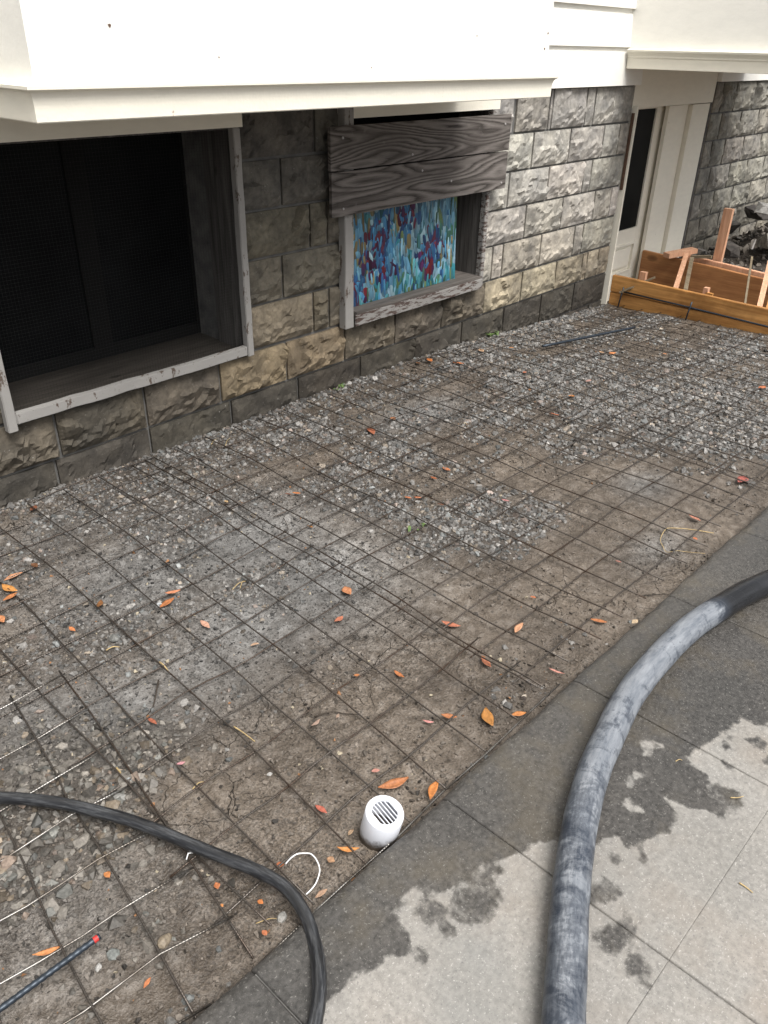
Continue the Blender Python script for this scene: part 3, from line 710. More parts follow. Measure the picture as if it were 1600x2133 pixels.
# inner sash: frame, mullion, two panes, dark basement behind
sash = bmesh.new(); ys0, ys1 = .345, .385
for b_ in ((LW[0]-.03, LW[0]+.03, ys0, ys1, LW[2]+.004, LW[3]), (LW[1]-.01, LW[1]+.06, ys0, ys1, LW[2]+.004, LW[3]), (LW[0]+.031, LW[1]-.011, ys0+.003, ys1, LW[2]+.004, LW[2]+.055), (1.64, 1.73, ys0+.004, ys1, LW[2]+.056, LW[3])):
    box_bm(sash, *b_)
me = bpy.data.meshes.new('sash'); sash.to_mesh(me); sash.free(); link_mesh('sash', me, mat_plain('shaded_sash', (.003, .003, .0028), .95), w1)  # shade of the recess put into the sash colour
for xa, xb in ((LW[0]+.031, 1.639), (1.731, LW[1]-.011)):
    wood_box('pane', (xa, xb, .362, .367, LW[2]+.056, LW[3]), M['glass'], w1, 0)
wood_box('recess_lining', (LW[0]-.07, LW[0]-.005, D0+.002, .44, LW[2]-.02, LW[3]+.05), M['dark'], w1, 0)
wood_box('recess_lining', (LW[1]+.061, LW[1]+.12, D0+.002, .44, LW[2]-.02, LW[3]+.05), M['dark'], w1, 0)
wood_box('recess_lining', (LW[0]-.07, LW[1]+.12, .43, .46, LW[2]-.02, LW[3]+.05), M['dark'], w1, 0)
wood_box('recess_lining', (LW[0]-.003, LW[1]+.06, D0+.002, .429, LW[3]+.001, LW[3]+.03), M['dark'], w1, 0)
# hardware cloth screen
sv, sf = [], []
def strip(a, b, nrm, hw):
    a, b = np.array(a), np.array(b); i0 = len(sv); q = np.array(nrm)*hw; yv = np.array([0, hw, 0])
    for p in (a, b):
        for o_ in (q-yv, q+yv, -q+yv, -q-yv): sv.append(p+o_)
    for k in range(4): sf.append((i0+k, i0+(k+1) % 4, i0+4+(k+1) % 4, i0+4+k))
sxa, sxb, sza, szb = LW[0]+.012, LW[1]-.028, LW[2]+.03, LW[3]
for x in np.arange(sxa, sxb, .0127): strip((x, -.0175, sza), (x, -.0175, szb), (1, 0, 0), .0002)
for z in np.arange(sza, szb, .0127): strip((sxa, -.0185, z), (sxb, -.0185, z), (0, 0, 1), .0002)
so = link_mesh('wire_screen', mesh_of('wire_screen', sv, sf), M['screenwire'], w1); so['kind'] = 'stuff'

# --- right basement window, half boarded
bm = bmesh.new()
box_bm(bm, RW[0]-.003, RW[0]+.012, -.012, .20, RW[2], RW[3]); box_bm(bm, RW[1]-.014, RW[1]+.003, -.012, .20, RW[2], RW[3]); box_bm(bm, RW[0]+.013, RW[1]-.015, -.012, .20, RW[3]-.012, RW[3]+.004)
me = bpy.data.meshes.new('basement_window'); bm.to_mesh(me); bm.free()
w2 = link_mesh('basement_window', me, M['oldwood'], house); w2['label'] = 'smaller basement window boarded above a painted canvas'
wood_box('sill', (RW[0]+.03, RW[1]-.002, -.060, .21, RW[2]+.002, RW[2]+.062), M['oldsill'], w2, .004, 12, .001)
wood_box('trim_board', (RW[0]+.016, RW[1]-.021, -.072, -.0615, RW[2]-.006, RW[2]+.052), M['trimbad'], w2, .003, 12, .001)
wood_box('trim_board', (RW[0]-.048, RW[0]+.013, -.060, -.014, RW[2]-.012, RW[3]+.02), M['trim'], w2, .003, 10, .001)
wood_box('trim_board', (RW[1]-.019, RW[1]+.013, -.052, -.014, RW[2]+.0, 1.262), M['trimbad'], w2, .003, 10, .001)
wood_box('head_board', (RW[0]-.045, RW[1]+.045, -.048, -.012, 1.272, WT-.003), M['cream'], w2, .003)
wood_box('pane', (RW[0]+.013, RW[1]-.015, .185, .19, RW[2]+.063, RW[3]-.013), M['glass'], w2, 0)
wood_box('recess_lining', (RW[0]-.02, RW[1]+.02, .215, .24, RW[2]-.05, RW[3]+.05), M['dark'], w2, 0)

# --- upper storey: lapped siding, bay, porch
up = rough_box('upper_wall', -2.5, 10.5, .012, .42, WT+.004, 4.6, M['white'], house, 0)
zs = WT
k = 0
while zs < 3.4:
    h_ = .215 if k == 0 else .207
    b_ = bmesh.new(); t0, t1 = (.030, .016) if k else (.034, .022)
    prof = [(.010, zs), (-t0+.0, zs), (-t0, zs+.004), (-t1, zs+h_-.028), (-t1+.008, zs+h_-.024), (-t1+.010, zs+h_+.004), (.010, zs+h_+.004)]
    for xa, xb in ((-2.5, 5.612), (6.94, 10.5)):
        A_ = [b_.verts.new((xa, y, z)) for y, z in prof]; B_ = [b_.verts.new((xb, y, z)) for y, z in prof]
        for i in range(len(prof)):
            j = (i+1) % len(prof); b_.faces.new((A_[i], B_[i], B_[j], A_[j]))
        b_.faces.new(A_[::-1]); b_.faces.new(B_)
    bmesh.ops.recalc_face_normals(b_, faces=b_.faces)
    me = bpy.data.meshes.new('siding_board'); b_.to_mesh(me); b_.free(); link_mesh('siding_board', me, M['white'], up)
    zs += h_; k += 1
BX0, BX1, BP = 1.10, 3.585, -.60
bay = rough_box('bay', BX0+.018, BX1-.018, BP+.018, .0, WT+.014, 4.6, M['white'], house, .004)
# moulded skirt of the bay: fascia, cove, drip edge
def moulding(name, path, prof, mat, parent, seg=24):
    """profile (outward, z) swept along a polyline of (x, y, nx, ny) corner points with mitres"""
    verts, faces = [], []; n = len(prof); npts = 0
    rings = []
    for (x, y, ox, oy) in path:
        rings.append([(x+ox*o_, y+oy*o_, z) for o_, z in prof])
    for rg in rings: verts += rg
    for i in range(len(rings)-1):
        for j in range(n): faces.append((i*n+j, (i+1)*n+j, (i+1)*n+(j+1) % n, i*n+(j+1) % n))
    faces += [tuple(range(n))[::-1], tuple(range((len(rings)-1)*n, len(rings)*n))]
    bm = bmesh.new(); vv = [bm.verts.new(v) for v in verts]
    for f in faces: bm.faces.new([vv[i] for i in f])
    bmesh.ops.recalc_face_normals(bm, faces=bm.faces)
    me = bpy.data.meshes.new(name); bm.to_mesh(me); bm.free()
    return link_mesh(name, me, mat, parent)
BZ = WT+.012
cove = [(-.03, BZ-.006), (.002, BZ-.006), (.004, BZ-.003), (.004, BZ+.030)]
cove += [(.004+.014*(1-math.cos(a)), BZ+.030+.040*math.sin(a)) for a in np.linspace(.15, math.pi/2, 7)]
cove += [(.024, BZ+.074), (.024, BZ+.082), (.012, BZ+.088), (-.03, BZ+.092)]
moulding('skirt_moulding', [(BX0, -.045, -1, 0), (BX0, BP, -1, -1), (BX1, BP, 1, -1), (BX1, -.045, 1, 0)], cove, M['cream'], bay)
for cx_, cz_, sz_ in ((1.36, 1.595, .0055), (1.72, 1.52, .003), (3.02, 1.60, .003), (3.53, 1.56, .006), (3.545, 1.62, .006), (2.4, 1.49, .003)):
    rr_ = random.Random(int(cx_*100)); pts_ = [(cx_+sz_*rr_.uniform(.5, 1)*math.cos(a), BP+.0165, cz_+sz_*rr_.uniform(.5, 1.1)*math.sin(a)) for a in np.linspace(0, 2*math.pi, 9, endpoint=False)]
    nb = len(pts_); pts_ += [(p[0], BP+.0195, p[2]) for p in pts_]
    fc_ = [tuple(range(nb)), tuple(range(2*nb-1, nb-1, -1))]+[(i, nb+i, nb+(i+1) % nb, (i+1) % nb) for i in range(nb)]
    link_mesh('paint_chip', mesh_of('paint_chip', pts_, fc_), M['tape'], bay)
# porch landing on the right
PX, PZ = 5.365, 1.457
porch = rough_box('porch', PX+.02, 7.35, -1.02, .0, PZ+.005, 4.4, M['white'], house, .004)
pprof = [(-.03, PZ), (.0, PZ), (.002, PZ+.002), (.002, PZ+.058), (.008, PZ+.064), (.008, PZ+.072), (.016, PZ+.084), (.026, PZ+.094), (.028, PZ+.104), (.014, PZ+.110), (-.03, PZ+.114)]
moulding('skirt_moulding', [(PX, -.036, -1, 0), (PX, -1.04, -1, -1), (7.37, -1.04, 1, -1), (7.37, -.036, 1, 0)], pprof, M['cream'], porch)

# --- basement door
door = rough_box('basement_door', 5.61, 6.32, .105, .145, -.34, 1.215, M['cream'], house, .002)
door['label'] = 'cream basement door with a tall dark glass pane'
wood_box('pane', (5.72, 6.165, .098, .1045, .365, 1.195), M['glass'], door, .001)
for b_ in ((5.63, 5.719, .086, .1045, -.30, 1.21), (6.166, 6.31, .086, .1045, -.30, 1.21), (5.72, 6.165, .086, .1045, 1.197, 1.21), (5.72, 6.165, .086, .1045, .255, .364), (5.72, 6.165, .086, .1045, -.30, .03)):
    wood_box('rail', b_, M['cream'], door, .002)
wood_box('raised_panel', (5.76, 6.125, .090, .1045, .07, .215), M['cream'], door, .006)
wood_box('panel_moulding', (5.73, 6.155, .078, .0855, .240, .254), M['cream'], door, .003)
wood_box('panel_moulding', (5.73, 6.155, .078, .0855, .031, .045), M['cream'], door, .003)
cas = rough_box('door_surround', 6.32, 6.925, .06, .16, -.2, 1.215, M['cream'], house, .003)
wood_box('casing', (6.245, 6.48, .030, .059, -.2, 1.21), M['cream'], cas, .004)
wood_box('casing', (6.49, 6.60, .046, .059, -.15, 1.21), M['cream'], cas, .004)
wood_box('casing', (6.61, 6.92, .012, .059, -.06, 1.21), M['cream'], cas, .005)
wood_box('lintel', (5.60, 6.93, .0, .16, 1.217, PZ+.004), M['cream'], house, .003)
wood_box('corner_strip', (5.608, 5.626, -.036, .085, -.19, 1.235), M['cream'], house, .002)
wood_box('corner_strip', (5.6025, 5.6075, -.024, -.002, .70, 1.19), M['tape'], house, .001)
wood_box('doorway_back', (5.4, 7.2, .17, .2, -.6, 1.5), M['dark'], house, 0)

# ------------------------------------------------------------------ boarding and canvas at the right window
pl = empty('window_boarding', (3.36, -.07, .868), 'two weathered dark plywood boards nailed across the top of the window', 'boards')
wood_box('board', (2.674, 4.056, -.0795, -.0625, 1.0665, 1.247), M['ply'], pl, .0015)
wood_box('board', (2.677, 4.050, -.081, -.0635, .868, 1.0595), M['ply'], pl, .0015)
for x_, z_ in ((3.28, 1.10), (3.36, 1.02), (3.60, .95), (2.80, .90), (4.06, .90), (2.80, 1.2), (4.05, 1.2)):
    b_ = bmesh.new(); bmesh.ops.create_cone(b_, segments=8, radius1=.006, radius2=.005, depth=.004, cap_ends=True, matrix=Matrix.Translation((x_-.05, -.0822, z_)) @ Matrix.Rotation(math.pi/2, 4, 'X'))
    me = bpy.data.meshes.new('nail_head'); b_.to_mesh(me); b_.free(); link_mesh('nail_head', me, mat_plain('zinc_nail', (.4, .38, .37), .5) if 'zinc_nail' not in bpy.data.materials else bpy.data.materials['zinc_nail'], pl)

cv = empty('painted_canvas', (3.36, .03, .38), 'abstract canvas of vertical blue, maroon and ochre brush strokes standing in the window', 'painting')
pw, ph = .885, .56
lean = Matrix.Translation((2.882, .02, .383)) @ Matrix.Rotation(.012, 4, 'Y') @ Matrix.Rotation(math.radians(-3), 4, 'X')
rough_box('stretcher', 0, pw, 0, .035, 0, ph, mat_plain('primed_canvas', (.20, .32, .40), .8), cv, .002, M=lean)
r_ = random.Random(5)
pal = dict(light=[(.26, .48, .60), (.18, .40, .54), (.34, .52, .58), (.12, .30, .44)], blue=[(.03, .12, .30), (.05, .2, .40), (.02, .07, .2), (.08, .28, .48)], maroon=[(.12, .012, .035), (.18, .02, .03), (.07, .012, .06), (.10, .02, .10)],
           ochre=[(.30, .22, .07), (.24, .19, .09), (.32, .27, .13)], green=[(.04, .12, .09), (.06, .16, .10), (.16, .24, .10)], teal=[(.04, .24, .30), (.1, .36, .4)])
clusters = [(.20, .24), (.27, .17), (.68, .22), (.64, .15), (.46, .42), (.07, .10), (.24, .36)]
V_, F_, C_ = [], [], []
def stroke(cx, cz, w, l, col, tilt, y):
    i0 = len(V_); n = 12; jit_ = r_.uniform(.40, .95)
    for a in np.linspace(0, 2*math.pi, n, endpoint=False):
        x_ = math.copysign(abs(math.cos(a))**.6, math.cos(a))*w; z_ = math.copysign(abs(math.sin(a))**.75, math.sin(a))*l
        x_, z_ = x_+z_*tilt, z_
        p = Vector((min(max(cx+x_, .001), pw-.001), y, min(max(cz+z_, .001), ph-.001))); V_.append(tuple(lean @ p)); C_.append([c*jit_*(1.0+.30*math.sin(a)) for c in col])
    F_.append(tuple(range(i0, i0+n)))
def pick(cx, cz):
    d = min(math.hypot(cx-a, (cz-b)*.8) for a, b in clusters)
    if d < .075: return r_.choice(['maroon', 'blue', 'maroon', 'blue', 'blue'])
    if cz < .12: return r_.choice(['green', 'blue', 'teal', 'light', 'green', 'teal'])
    if cx < .2 and cz > .24: return r_.choice(['ochre', 'ochre', 'blue', 'light', 'teal'])
    if cx > .58 and cz > .24: return r_.choice(['light', 'light', 'light', 'teal', 'light', 'green'])
    return r_.choice(['light', 'light', 'light', 'blue', 'teal', 'ochre', 'light', 'green'])
nst = 0
for i in range(190):                                     # broad underlayer
    cx, cz = r_.uniform(0, pw), r_.uniform(-.02, ph)
    stroke(cx, cz, r_.uniform(.018, .036), r_.uniform(.035, .085), r_.choice(pal[r_.choice(['light', 'teal', 'light', 'blue'])]), r_.gauss(0, .15), -.0006-.0000035*nst); nst += 1
for i in range(260):
    cx, cz = r_.uniform(0, pw), r_.uniform(-.02, ph)
    stroke(cx, cz, r_.uniform(.010, .021), r_.uniform(.022, .055), r_.choice(pal[pick(cx, cz)]), r_.gauss(0, .22), -.0006-.0000035*nst); nst += 1
for (a, b) in clusters:                                  # dark flower-like clumps
    for i in range(24):
        cx, cz = a+r_.gauss(0, .045), b+r_.gauss(0, .034)
        stroke(cx, cz, r_.uniform(.008, .017), r_.uniform(.014, .034), r_.choice(pal[r_.choice(['maroon', 'maroon', 'blue', 'blue', 'light' if i > 12 else 'maroon'])]), r_.gauss(0, .4), -.0006-.0000035*nst); nst += 1
for i in range(150):
    cx, cz = r_.uniform(0, pw), r_.uniform(-.02, ph)
    stroke(cx, cz, r_.uniform(.004, .010), r_.uniform(.020, .055), r_.choice(pal[pick(cx, cz)]), r_.gauss(0, .1), -.0006-.0000035*nst); nst += 1
po = np_mesh('paint_strokes', np.array(V_), np.array(F_), False, np.array(C_))
link_mesh('paint_strokes', po, M['paint'], cv)

# ------------------------------------------------------------------ welded wire mesh sheets
def wire_path(pts, lift, seed, sag=.013):
    P = np.array(pts, float); L = np.linalg.norm(P[-1]-P[0]); n = max(6, int(L/.07))
    if len(P) == 2: Q = P[0]+(P[1]-P[0])*np.linspace(0, 1, n)[:, None]
    else: Q = spline(np.c_[P, np.zeros(len(P))], max(3, n//(len(P)-1)))[:, :2]
    t = np.linspace(0, 1, len(Q)); r_ = np.random.default_rng(seed)
    d = (Q[-1]-Q[0])/np.linalg.norm(Q[-1]-Q[0]); nrm = np.array([-d[1], d[0]])
    Q = Q+nrm*((vnoise(t*5+seed, t*0, seed)-.5)*sag)[:, None]
    z = ground_z(Q[:, 0], Q[:, 1], False)+.019+lift+(vnoise(t*6, t*0+seed*.37, 3)-.5)*.022
    return np.c_[Q, z]
sheets = {}
def sheet(key, loc, label):
    sheets[key] = empty('wire_mesh_sheet', loc, label, 'wire mesh', 'welded wire mesh sheets laid over the bed'); return sheets[key]
sid = [0]
def wire(key, pts, lift=0.0, mat='wire', rad=.0025):
    sid[0] += 1
    o = tube('wire', wire_path(pts, lift, sid[0]), rad, 5, M[mat], sheets[key])
    return o
def rotp(p, o, a): c, s = math.cos(a), math.sin(a); x, y = p[0]-o[0], p[1]-o[1]; return (o[0]+c*x-s*y, o[1]+s*x+c*y)
# far sheet
sheet('far', (4.3, -1, 0), 'wire mesh sheet farthest from the white pipe, running up to the wooden forms')
o_, a_ = (3.35, -2.05), math.radians(-2.6)
for k in range(14):
    y_ = -2.02+.1500*k
    if y_ > -.02: break
    wire('far', [rotp((3.18+.02*random.random(), y_), o_, a_), rotp((5.56, y_), o_, a_)], .004)
for k in range(15):
    x_ = 3.24+.1524*k
    wire('far', [rotp((x_, -2.10+.02*random.random()), o_, a_), rotp((x_, -.09), o_, a_)], .009)
# middle right sheet
sheet('mid', (2.4, -1, 0), 'middle wire mesh sheet crossing the gravel heap and brown mud')
o_, a_ = (1.53, -1.54), math.radians(-1.9)
for k in range(-3, 11):
    y_ = -1.54+.1485*k
    if y_ > -.06: break
    wire('mid', [rotp((1.525+.015*random.random()+(.09 if k == 5 else 0), y_), o_, a_), rotp((3.36, y_), o_, a_)], .005)
for k in range(12):
    x_ = 1.552+.1515*k
    wire('mid', [rotp((x_, -2.09+.03*random.random()), (1.55, -1.0), a_*.5), rotp((x_, -.07), (1.55, -1.0), a_*.5)], .010)
# left sheet
sheet('left', (1.0, -1, 0), 'wire mesh sheet around the white drain pipe and along the walkway edge')
for k, y_ in enumerate((-2.085, -1.945, -1.80, -1.655, -1.508, -1.365, -1.218, -1.075, -.928, -.78, -.635, -.487, -.34, -.19, -.06)):
    wire('left', [(.50 if k < 7 else -.3, y_-.006), (1.0, y_-.004), (1.60+.01*random.random(), y_-.006)], .002, 'bright' if k == 0 else 'wire')
for x_ in (-.17, -.02, .13, .28, .43): wire('left', [(x_, -1.15), (x_+.02, -.09)], .008)
for pts in ([(.572, -2.05), (.571, -1.6), (.578, -1.1), (.588, -.5), (.588, -.08)], [(.66, -2.08), (.70, -1.25), (.731, -.80), (.737, -.4), (.737, -.08)], [(.815, -2.09), (.85, -1.66), (.862, -1.45), (.888, -.7), (.885, -.08)],
            [(.965, -2.09), (.99, -1.7), (1.006, -1.37), (1.03, -.7), (1.035, -.08)], [(1.10, -2.09), (1.137, -1.66), (1.15, -1.4), (1.18, -.7), (1.19, -.08)], [(1.25, -2.09), (1.285, -1.7), (1.305, -1.3), (1.335, -.7), (1.34, -.08)],
            [(1.40, -2.09), (1.432, -1.7), (1.45, -1.3), (1.487, -.7), (1.49, -.08)], [(1.545, -2.08), (1.572, -1.6), (1.588, -1.1), (1.595, -.6), (1.60, -.08)]):
    wire('left', pts, .008)
# nearest sheet, skewed, with sky sheen coloured into the long wires
sheet('near', (.4, -1.6, 0), 'skewed wire mesh sheet in the near corner with shiny silver wire ends')
for a, b in (((-.35, -1.071), (.659, -1.068)), ((-.35, -1.20), (.634, -1.237)), ((-.35, -1.345), (.606, -1.394)), ((-.35, -1.47), (.585, -1.536)), ((-.35, -1.56), (.565, -1.688)), ((-.35, -1.685), (.545, -1.833)), ((-.3, -1.83), (.535, -1.975)), ((-.2, -1.98), (.40, -2.08))):
    wire('near', [a, b], .012, 'bright')
for pts in ([(.66, -1.04), (.602, -1.449), (.56, -1.722), (.505, -2.07)], [(.512, -1.04), (.465, -1.392), (.446, -1.507), (.403, -1.813), (.364, -2.085)], [(.362, -1.04), (.316, -1.407), (.285, -1.645), (.251, -1.925), (.235, -2.08)], [(.21, -1.04), (.165, -1.4), (.11, -1.9)], [(.06, -1.04), (.02, -1.4), (-.03, -1.9)]):
    wire('near', pts, .007)

# ------------------------------------------------------------------ hoses, rebar, pipe
def on_ground(pts, dz): return [(p[0], p[1], gz(p[0], p[1], dz)) for p in pts]
cl = [at(px, py, .055) for px, py in ((-160, 1690), (-60, 1662), (0, 1658), (70, 1662), (150, 1674), (280, 1708), (420, 1764), (540, 1812), (600, 1850), (637, 1905), (656, 1965))]
cl2 = [at(px, py, WZ+.015) for px, py in ((664, 2020), (664, 2080), (654, 2140), (630, 2240))]
H1 = spline([(p[0], p[1], .048) for p in cl]+[(p[0], p[1], WZ+.0155) for p in cl2], 12)
ho = tube('thin_hose', H1, .0140*(1+.02*np.sin(np.arange(len(H1))*.9)), 16, M['hose'])
props(ho, 'thin black rubber hose curving over the mesh onto the walkway', 'hose')
hb = [(1174, 2240), (1174, 2133), (1180, 2020), (1186, 1900), (1196, 1800), (1212, 1700), (1236, 1610), (1266, 1540), (1308, 1455), (1362, 1384), (1430, 1315), (1500, 1266), (1580, 1222), (1700, 1178), (1850, 1140)]
H2 = spline([at(px, py, WZ+.0392) for px, py in hb], 14)
ho = tube('pump_hose', H2, .0385*(1+.008*np.sin(np.arange(len(H2))*.55)), 36, M['hosebig'])
s_ = np.concatenate([[0], np.cumsum(np.linalg.norm(np.diff(H2, axis=0), axis=1))])
tt = np.array([0, .28, .55, .80, 1.05, 1.35, 1.72, 1.84, 1.95, 3.5]); cc = np.array([.60, .60, .64, .70, .80, .86, .86, .84, .02, .0])
# the cement film ends at a tide mark just before the hose leaves the frame
iend = int(np.argmin(np.linalg.norm(H2[:, :2]-np.array(at(1490, 1272, WZ+.04)[:2]), axis=1))); cc_s = np.interp(s_*1.9/s_[iend], tt, cc)
fattr(ho.data, 'cement', np.repeat(cc_s, 36)+.12*(fbm(np.repeat(s_, 36)*20, np.tile(np.arange(36)/6.0, len(s_)), 3, 77)-.5))
props(ho, 'thick concrete pump hose smeared with dried grey cement on the walkway', 'hose')

def rebar(a, b, rad, name, label, cat='rebar', tip=False, parent=None, mat='rebar', ribs=True):
    a, b = np.array(a), np.array(b); L = np.linalg.norm(b-a); n = int(L/.0035) if ribs else 12
    t = np.linspace(0, 1, n); P = a+(b-a)*t[:, None]
    rr = rad*(1+(.13*((np.arange(n) % 4) < 2) if ribs else 0))
    if parent is None:
        e = empty(name, tuple(a), label, cat); tube('bar', P, rr, 10, M[mat], e)
    else: e = parent; tube('bar', P, rr, 8, M[mat], e)
    if tip:
        k = max(3, int(.02/.0035)); tube('red_tip', P[-k:], rad*1.1, 10, M['redpaint'], e)
    return e
pa, pb = at(-60, 2142, .05), at(206, 1944, .05)
rebar((pa[0], pa[1], .045), (pb[0], pb[1], .040), .0058, 'reinforcing_bar', 'ribbed dark reinforcing bar with a red painted tip in the near corner', tip=True)
pa, pb = at(1130, 726, -.02), at(1322, 681, -.05)
rebar((pa[0], pa[1], gz(pa[0], pa[1], .035)), (pb[0], pb[1], gz(pb[0], pb[1], .035)), .0085, 'reinforcing_bar', 'short black bar lying on gravel near the wooden forms', ribs=False)

# white drain pipe with slotted grate
pc = at(797, 1678, .105); pxc, pyc = .897, -2.048
dp = empty('drain_pipe', (pxc, pyc, 0), 'short white plastic drain pipe with slotted grate beside the walkway edge', 'drain pipe')
R0 = .0445
ztop = .086
def lathe(name, prof, n, mat, parent, loc, tilt=None):
    V, F = [], []
    for (r1, z1) in prof:
        for a in np.linspace(0, 2*math.pi, n, endpoint=False): V.append((r1*math.cos(a), r1*math.sin(a), z1))
    for i in range(len(prof)-1):
        for j in range(n): F.append((i*n+j, i*n+(j+1) % n, (i+1)*n+(j+1) % n, (i+1)*n+j))
    bm = bmesh.new(); vv = [bm.verts.new(v) for v in V]
    for f in F: bm.faces.new([vv[i] for i in f])
    bmesh.ops.recalc_face_normals(bm, faces=bm.faces)
    bm.transform(Matrix.Translation(loc) @ (tilt or Matrix()))
    me = bpy.data.meshes.new(name); bm.to_mesh(me); bm.free(); me.shade_smooth()
    return link_mesh(name, me, mat, parent)
tl = Matrix.Rotation(math.radians(9), 4, Vector((.736, .677, 0))) @ Matrix.Rotation(math.radians(6), 4, Vector((.677, -.736, 0)))
lathe('pipe_wall', [(R0-.004, -.10), (R0, -.10), (R0, ztop-.004), (R0-.0015, ztop), (R0-.006, ztop), (R0-.0065, ztop-.003), (R0-.0065, -.10)], 48, M['pvc'], dp, (pxc, pyc, 0), tl)
# grate: disc with six slots (built as bars and rim)
gb = bmesh.new(); rg = R0-.0068; ang = math.radians(-6)
nseg = 64; rim_in = rg-.008
def ring_pts(rr, z): return [gb.verts.new((rr*math.cos(a), rr*math.sin(a), z)) for a in np.linspace(0, 2*math.pi, nseg, endpoint=False)]
za, zb = ztop-.0055, ztop-.0008
o1, o2, i1, i2 = ring_pts(rg, za), ring_pts(rg, zb), ring_pts(rim_in, za), ring_pts(rim_in, zb)
for j in range(nseg):
    k = (j+1) % nseg
    gb.faces.new((o1[j], o1[k], o2[k], o2[j])); gb.faces.new((i2[j], i2[k], i1[k], i1[j])); gb.faces.new((o2[j], o2[k], i2[k], i2[j])); gb.faces.new((i1[j], i1[k], o1[k], o1[j]))
slots = 6; pitch = 2*rim_in/slots*.88
edges_ = [-rim_in]+[(-2.5+i)*pitch+s_*0.0036 for i in range(6) for s_ in (-1, 1)]+[rim_in]
for i in range(0, len(edges_), 2):
    xa, xb = edges_[i], edges_[i+1]
    n_ = 5; xs = np.linspace(xa, xb, n_)
    hy = np.sqrt(np.maximum((rim_in+.001)**2-xs**2, 1e-8))
    up_a = [gb.verts.new((x, h, zb-.0003)) for x, h in zip(xs, hy)]; up_b = [gb.verts.new((x, -h, zb-.0003)) for x, h in zip(xs, hy)]
    lo_a = [gb.verts.new((x, h, za+.0003)) for x, h in zip(xs, hy)]; lo_b = [gb.verts.new((x, -h, za+.0003)) for x, h in zip(xs, hy)]
    for j in range(n_-1):
        gb.faces.new((up_b[j], up_b[j+1], up_a[j+1], up_a[j])); gb.faces.new((lo_a[j], lo_a[j+1], lo_b[j+1], lo_b[j]))
    gb.faces.new((up_b[0], up_a[0], lo_a[0], lo_b[0])); gb.faces.new((up_a[-1], up_b[-1], lo_b[-1], lo_a[-1]))
bmesh.ops.recalc_face_normals(gb, faces=gb.faces)
gb.transform(Matrix.Translation((pxc, pyc, 0)) @ tl @ Matrix.Rotation(ang, 4, 'Z'))
me = bpy.data.meshes.new('grate'); gb.to_mesh(me); gb.free(); link_mesh('grate', me, M['pvc'], dp)
lathe('pipe_bottom', [(0.0005, .01), (R0-.007, .01)], 32, M['soil'], dp, (pxc, pyc, 0), tl)

# white looped wire
lp = [at(px, py, .02) for px, py in ((594, 1792), (606, 1785), (619, 1779), (634, 1776), (648, 1779), (660, 1792), (666, 1812), (659, 1832), (648, 1845), (637, 1853))]
lz = [.010, .016, .02, .022, .022, .022, .02, .016, .012, .008]
o = tube('looped_wire', spline([(p[0], p[1], gz(p[0], p[1], z)) for p, z in zip(lp, lz)], 5), .0016, 8, M['whitewire'])
props(o, 'white insulated wire bent in a loop between the thin hose and the pipe', 'wire')
# tie wire knot
kn = at(397, 1780, .03)
o = tube('wire_tie', [(kn[0]-.014, kn[1]-.004, kn[2]), (kn[0]-.004, kn[1]+.002, kn[2]+.006), (kn[0]+.004, kn[1]-.002, kn[2]+.004), (kn[0]+.012, kn[1]+.006, kn[2]+.001)], .0016, 6, M['whitewire'])
props(o, 'tiny pale wire tie on the mesh under the thin hose', 'wire tie')

# ------------------------------------------------------------------ wooden forms by the door
fx = 5.645
front = empty('form_boards', (fx, -.6, -.12), 'front formwork of wet orange boards at the end of the gravel bed', 'formwork')
def yboard(name, xa, xb, ya, za0, za1, yb, zb0, zb1, mat, parent, bevel=.003):
    bm = bmesh.new(); n = 14; rings = []
    for i in range(n+1):
        t = i/n; y = ya+(yb-ya)*t; lo, hi = za0+(zb0-za0)*t, za1+(zb1-za1)*t; w = .002*math.sin(i*1.7+xa*20)
        rings.append([bm.verts.new(c) for c in ((xa+w, y, lo), (xb+w, y, lo), (xb+w, y, hi), (xa+w, y, hi))])
    for a, b in zip(rings[:-1], rings[1:]):
        for k in range(4): bm.faces.new((a[k], a[(k+1) % 4], b[(k+1) % 4], b[k]))
    bm.faces.new(rings[0][::-1]); bm.faces.new(rings[-1])
    bmesh.ops.recalc_face_normals(bm, faces=bm.faces)
    bmesh.ops.bevel(bm, geom=[e for e in bm.edges if e.calc_face_angle(0) > .8], offset=bevel, segments=2, affect='EDGES')
    me = bpy.data.meshes.new(name); bm.to_mesh(me); bm.free(); return link_mesh(name, me, mat, parent)
yboard('board', fx, fx+.038, -.035, -.022, .098, -2.05, -.030, .070, M['form'], front)
yboard('board', fx+.004, fx+.040, -.035, -.125, -.0255, -2.05, -.120, -.0335, M['form'], front)
yboard('board', fx+.008, fx+.040, -.06, -.24, -.129, -2.05, -.235, -.124, M['form'], front)
bk = empty('form_boards', (6.2, -.5, -.05), 'rear brown formwork board standing in front of the door and rubble', 'formwork')
yboard('board', 6.20, 6.238, .02, -.10, .188, -1.5, -.16, .112, M['formback'], bk)
b2 = empty('form_boards', (6.3, -.7, .0), 'second rear form board showing as a thin bright edge behind the stakes', 'formwork')
yboard('board', 6.262, 6.30, -.28, .03, .200, -1.5, -.02, .135, M['fir'], b2)
def piece(name, a, b, w, t, mat, label, cat, group=None, up=(0, 0, 1)):
    e = plank_between(name, a, b, w, t, M[mat], None, up); return props(e, label, cat, group)
sg = 'wooden stakes bracing the forms'
piece('wooden_stake', (5.74, -.485, -.05), (6.185, -.345, .215), .034, .034, 'fir', 'pale pink stake leaning over the rear form board', 'stake', sg)
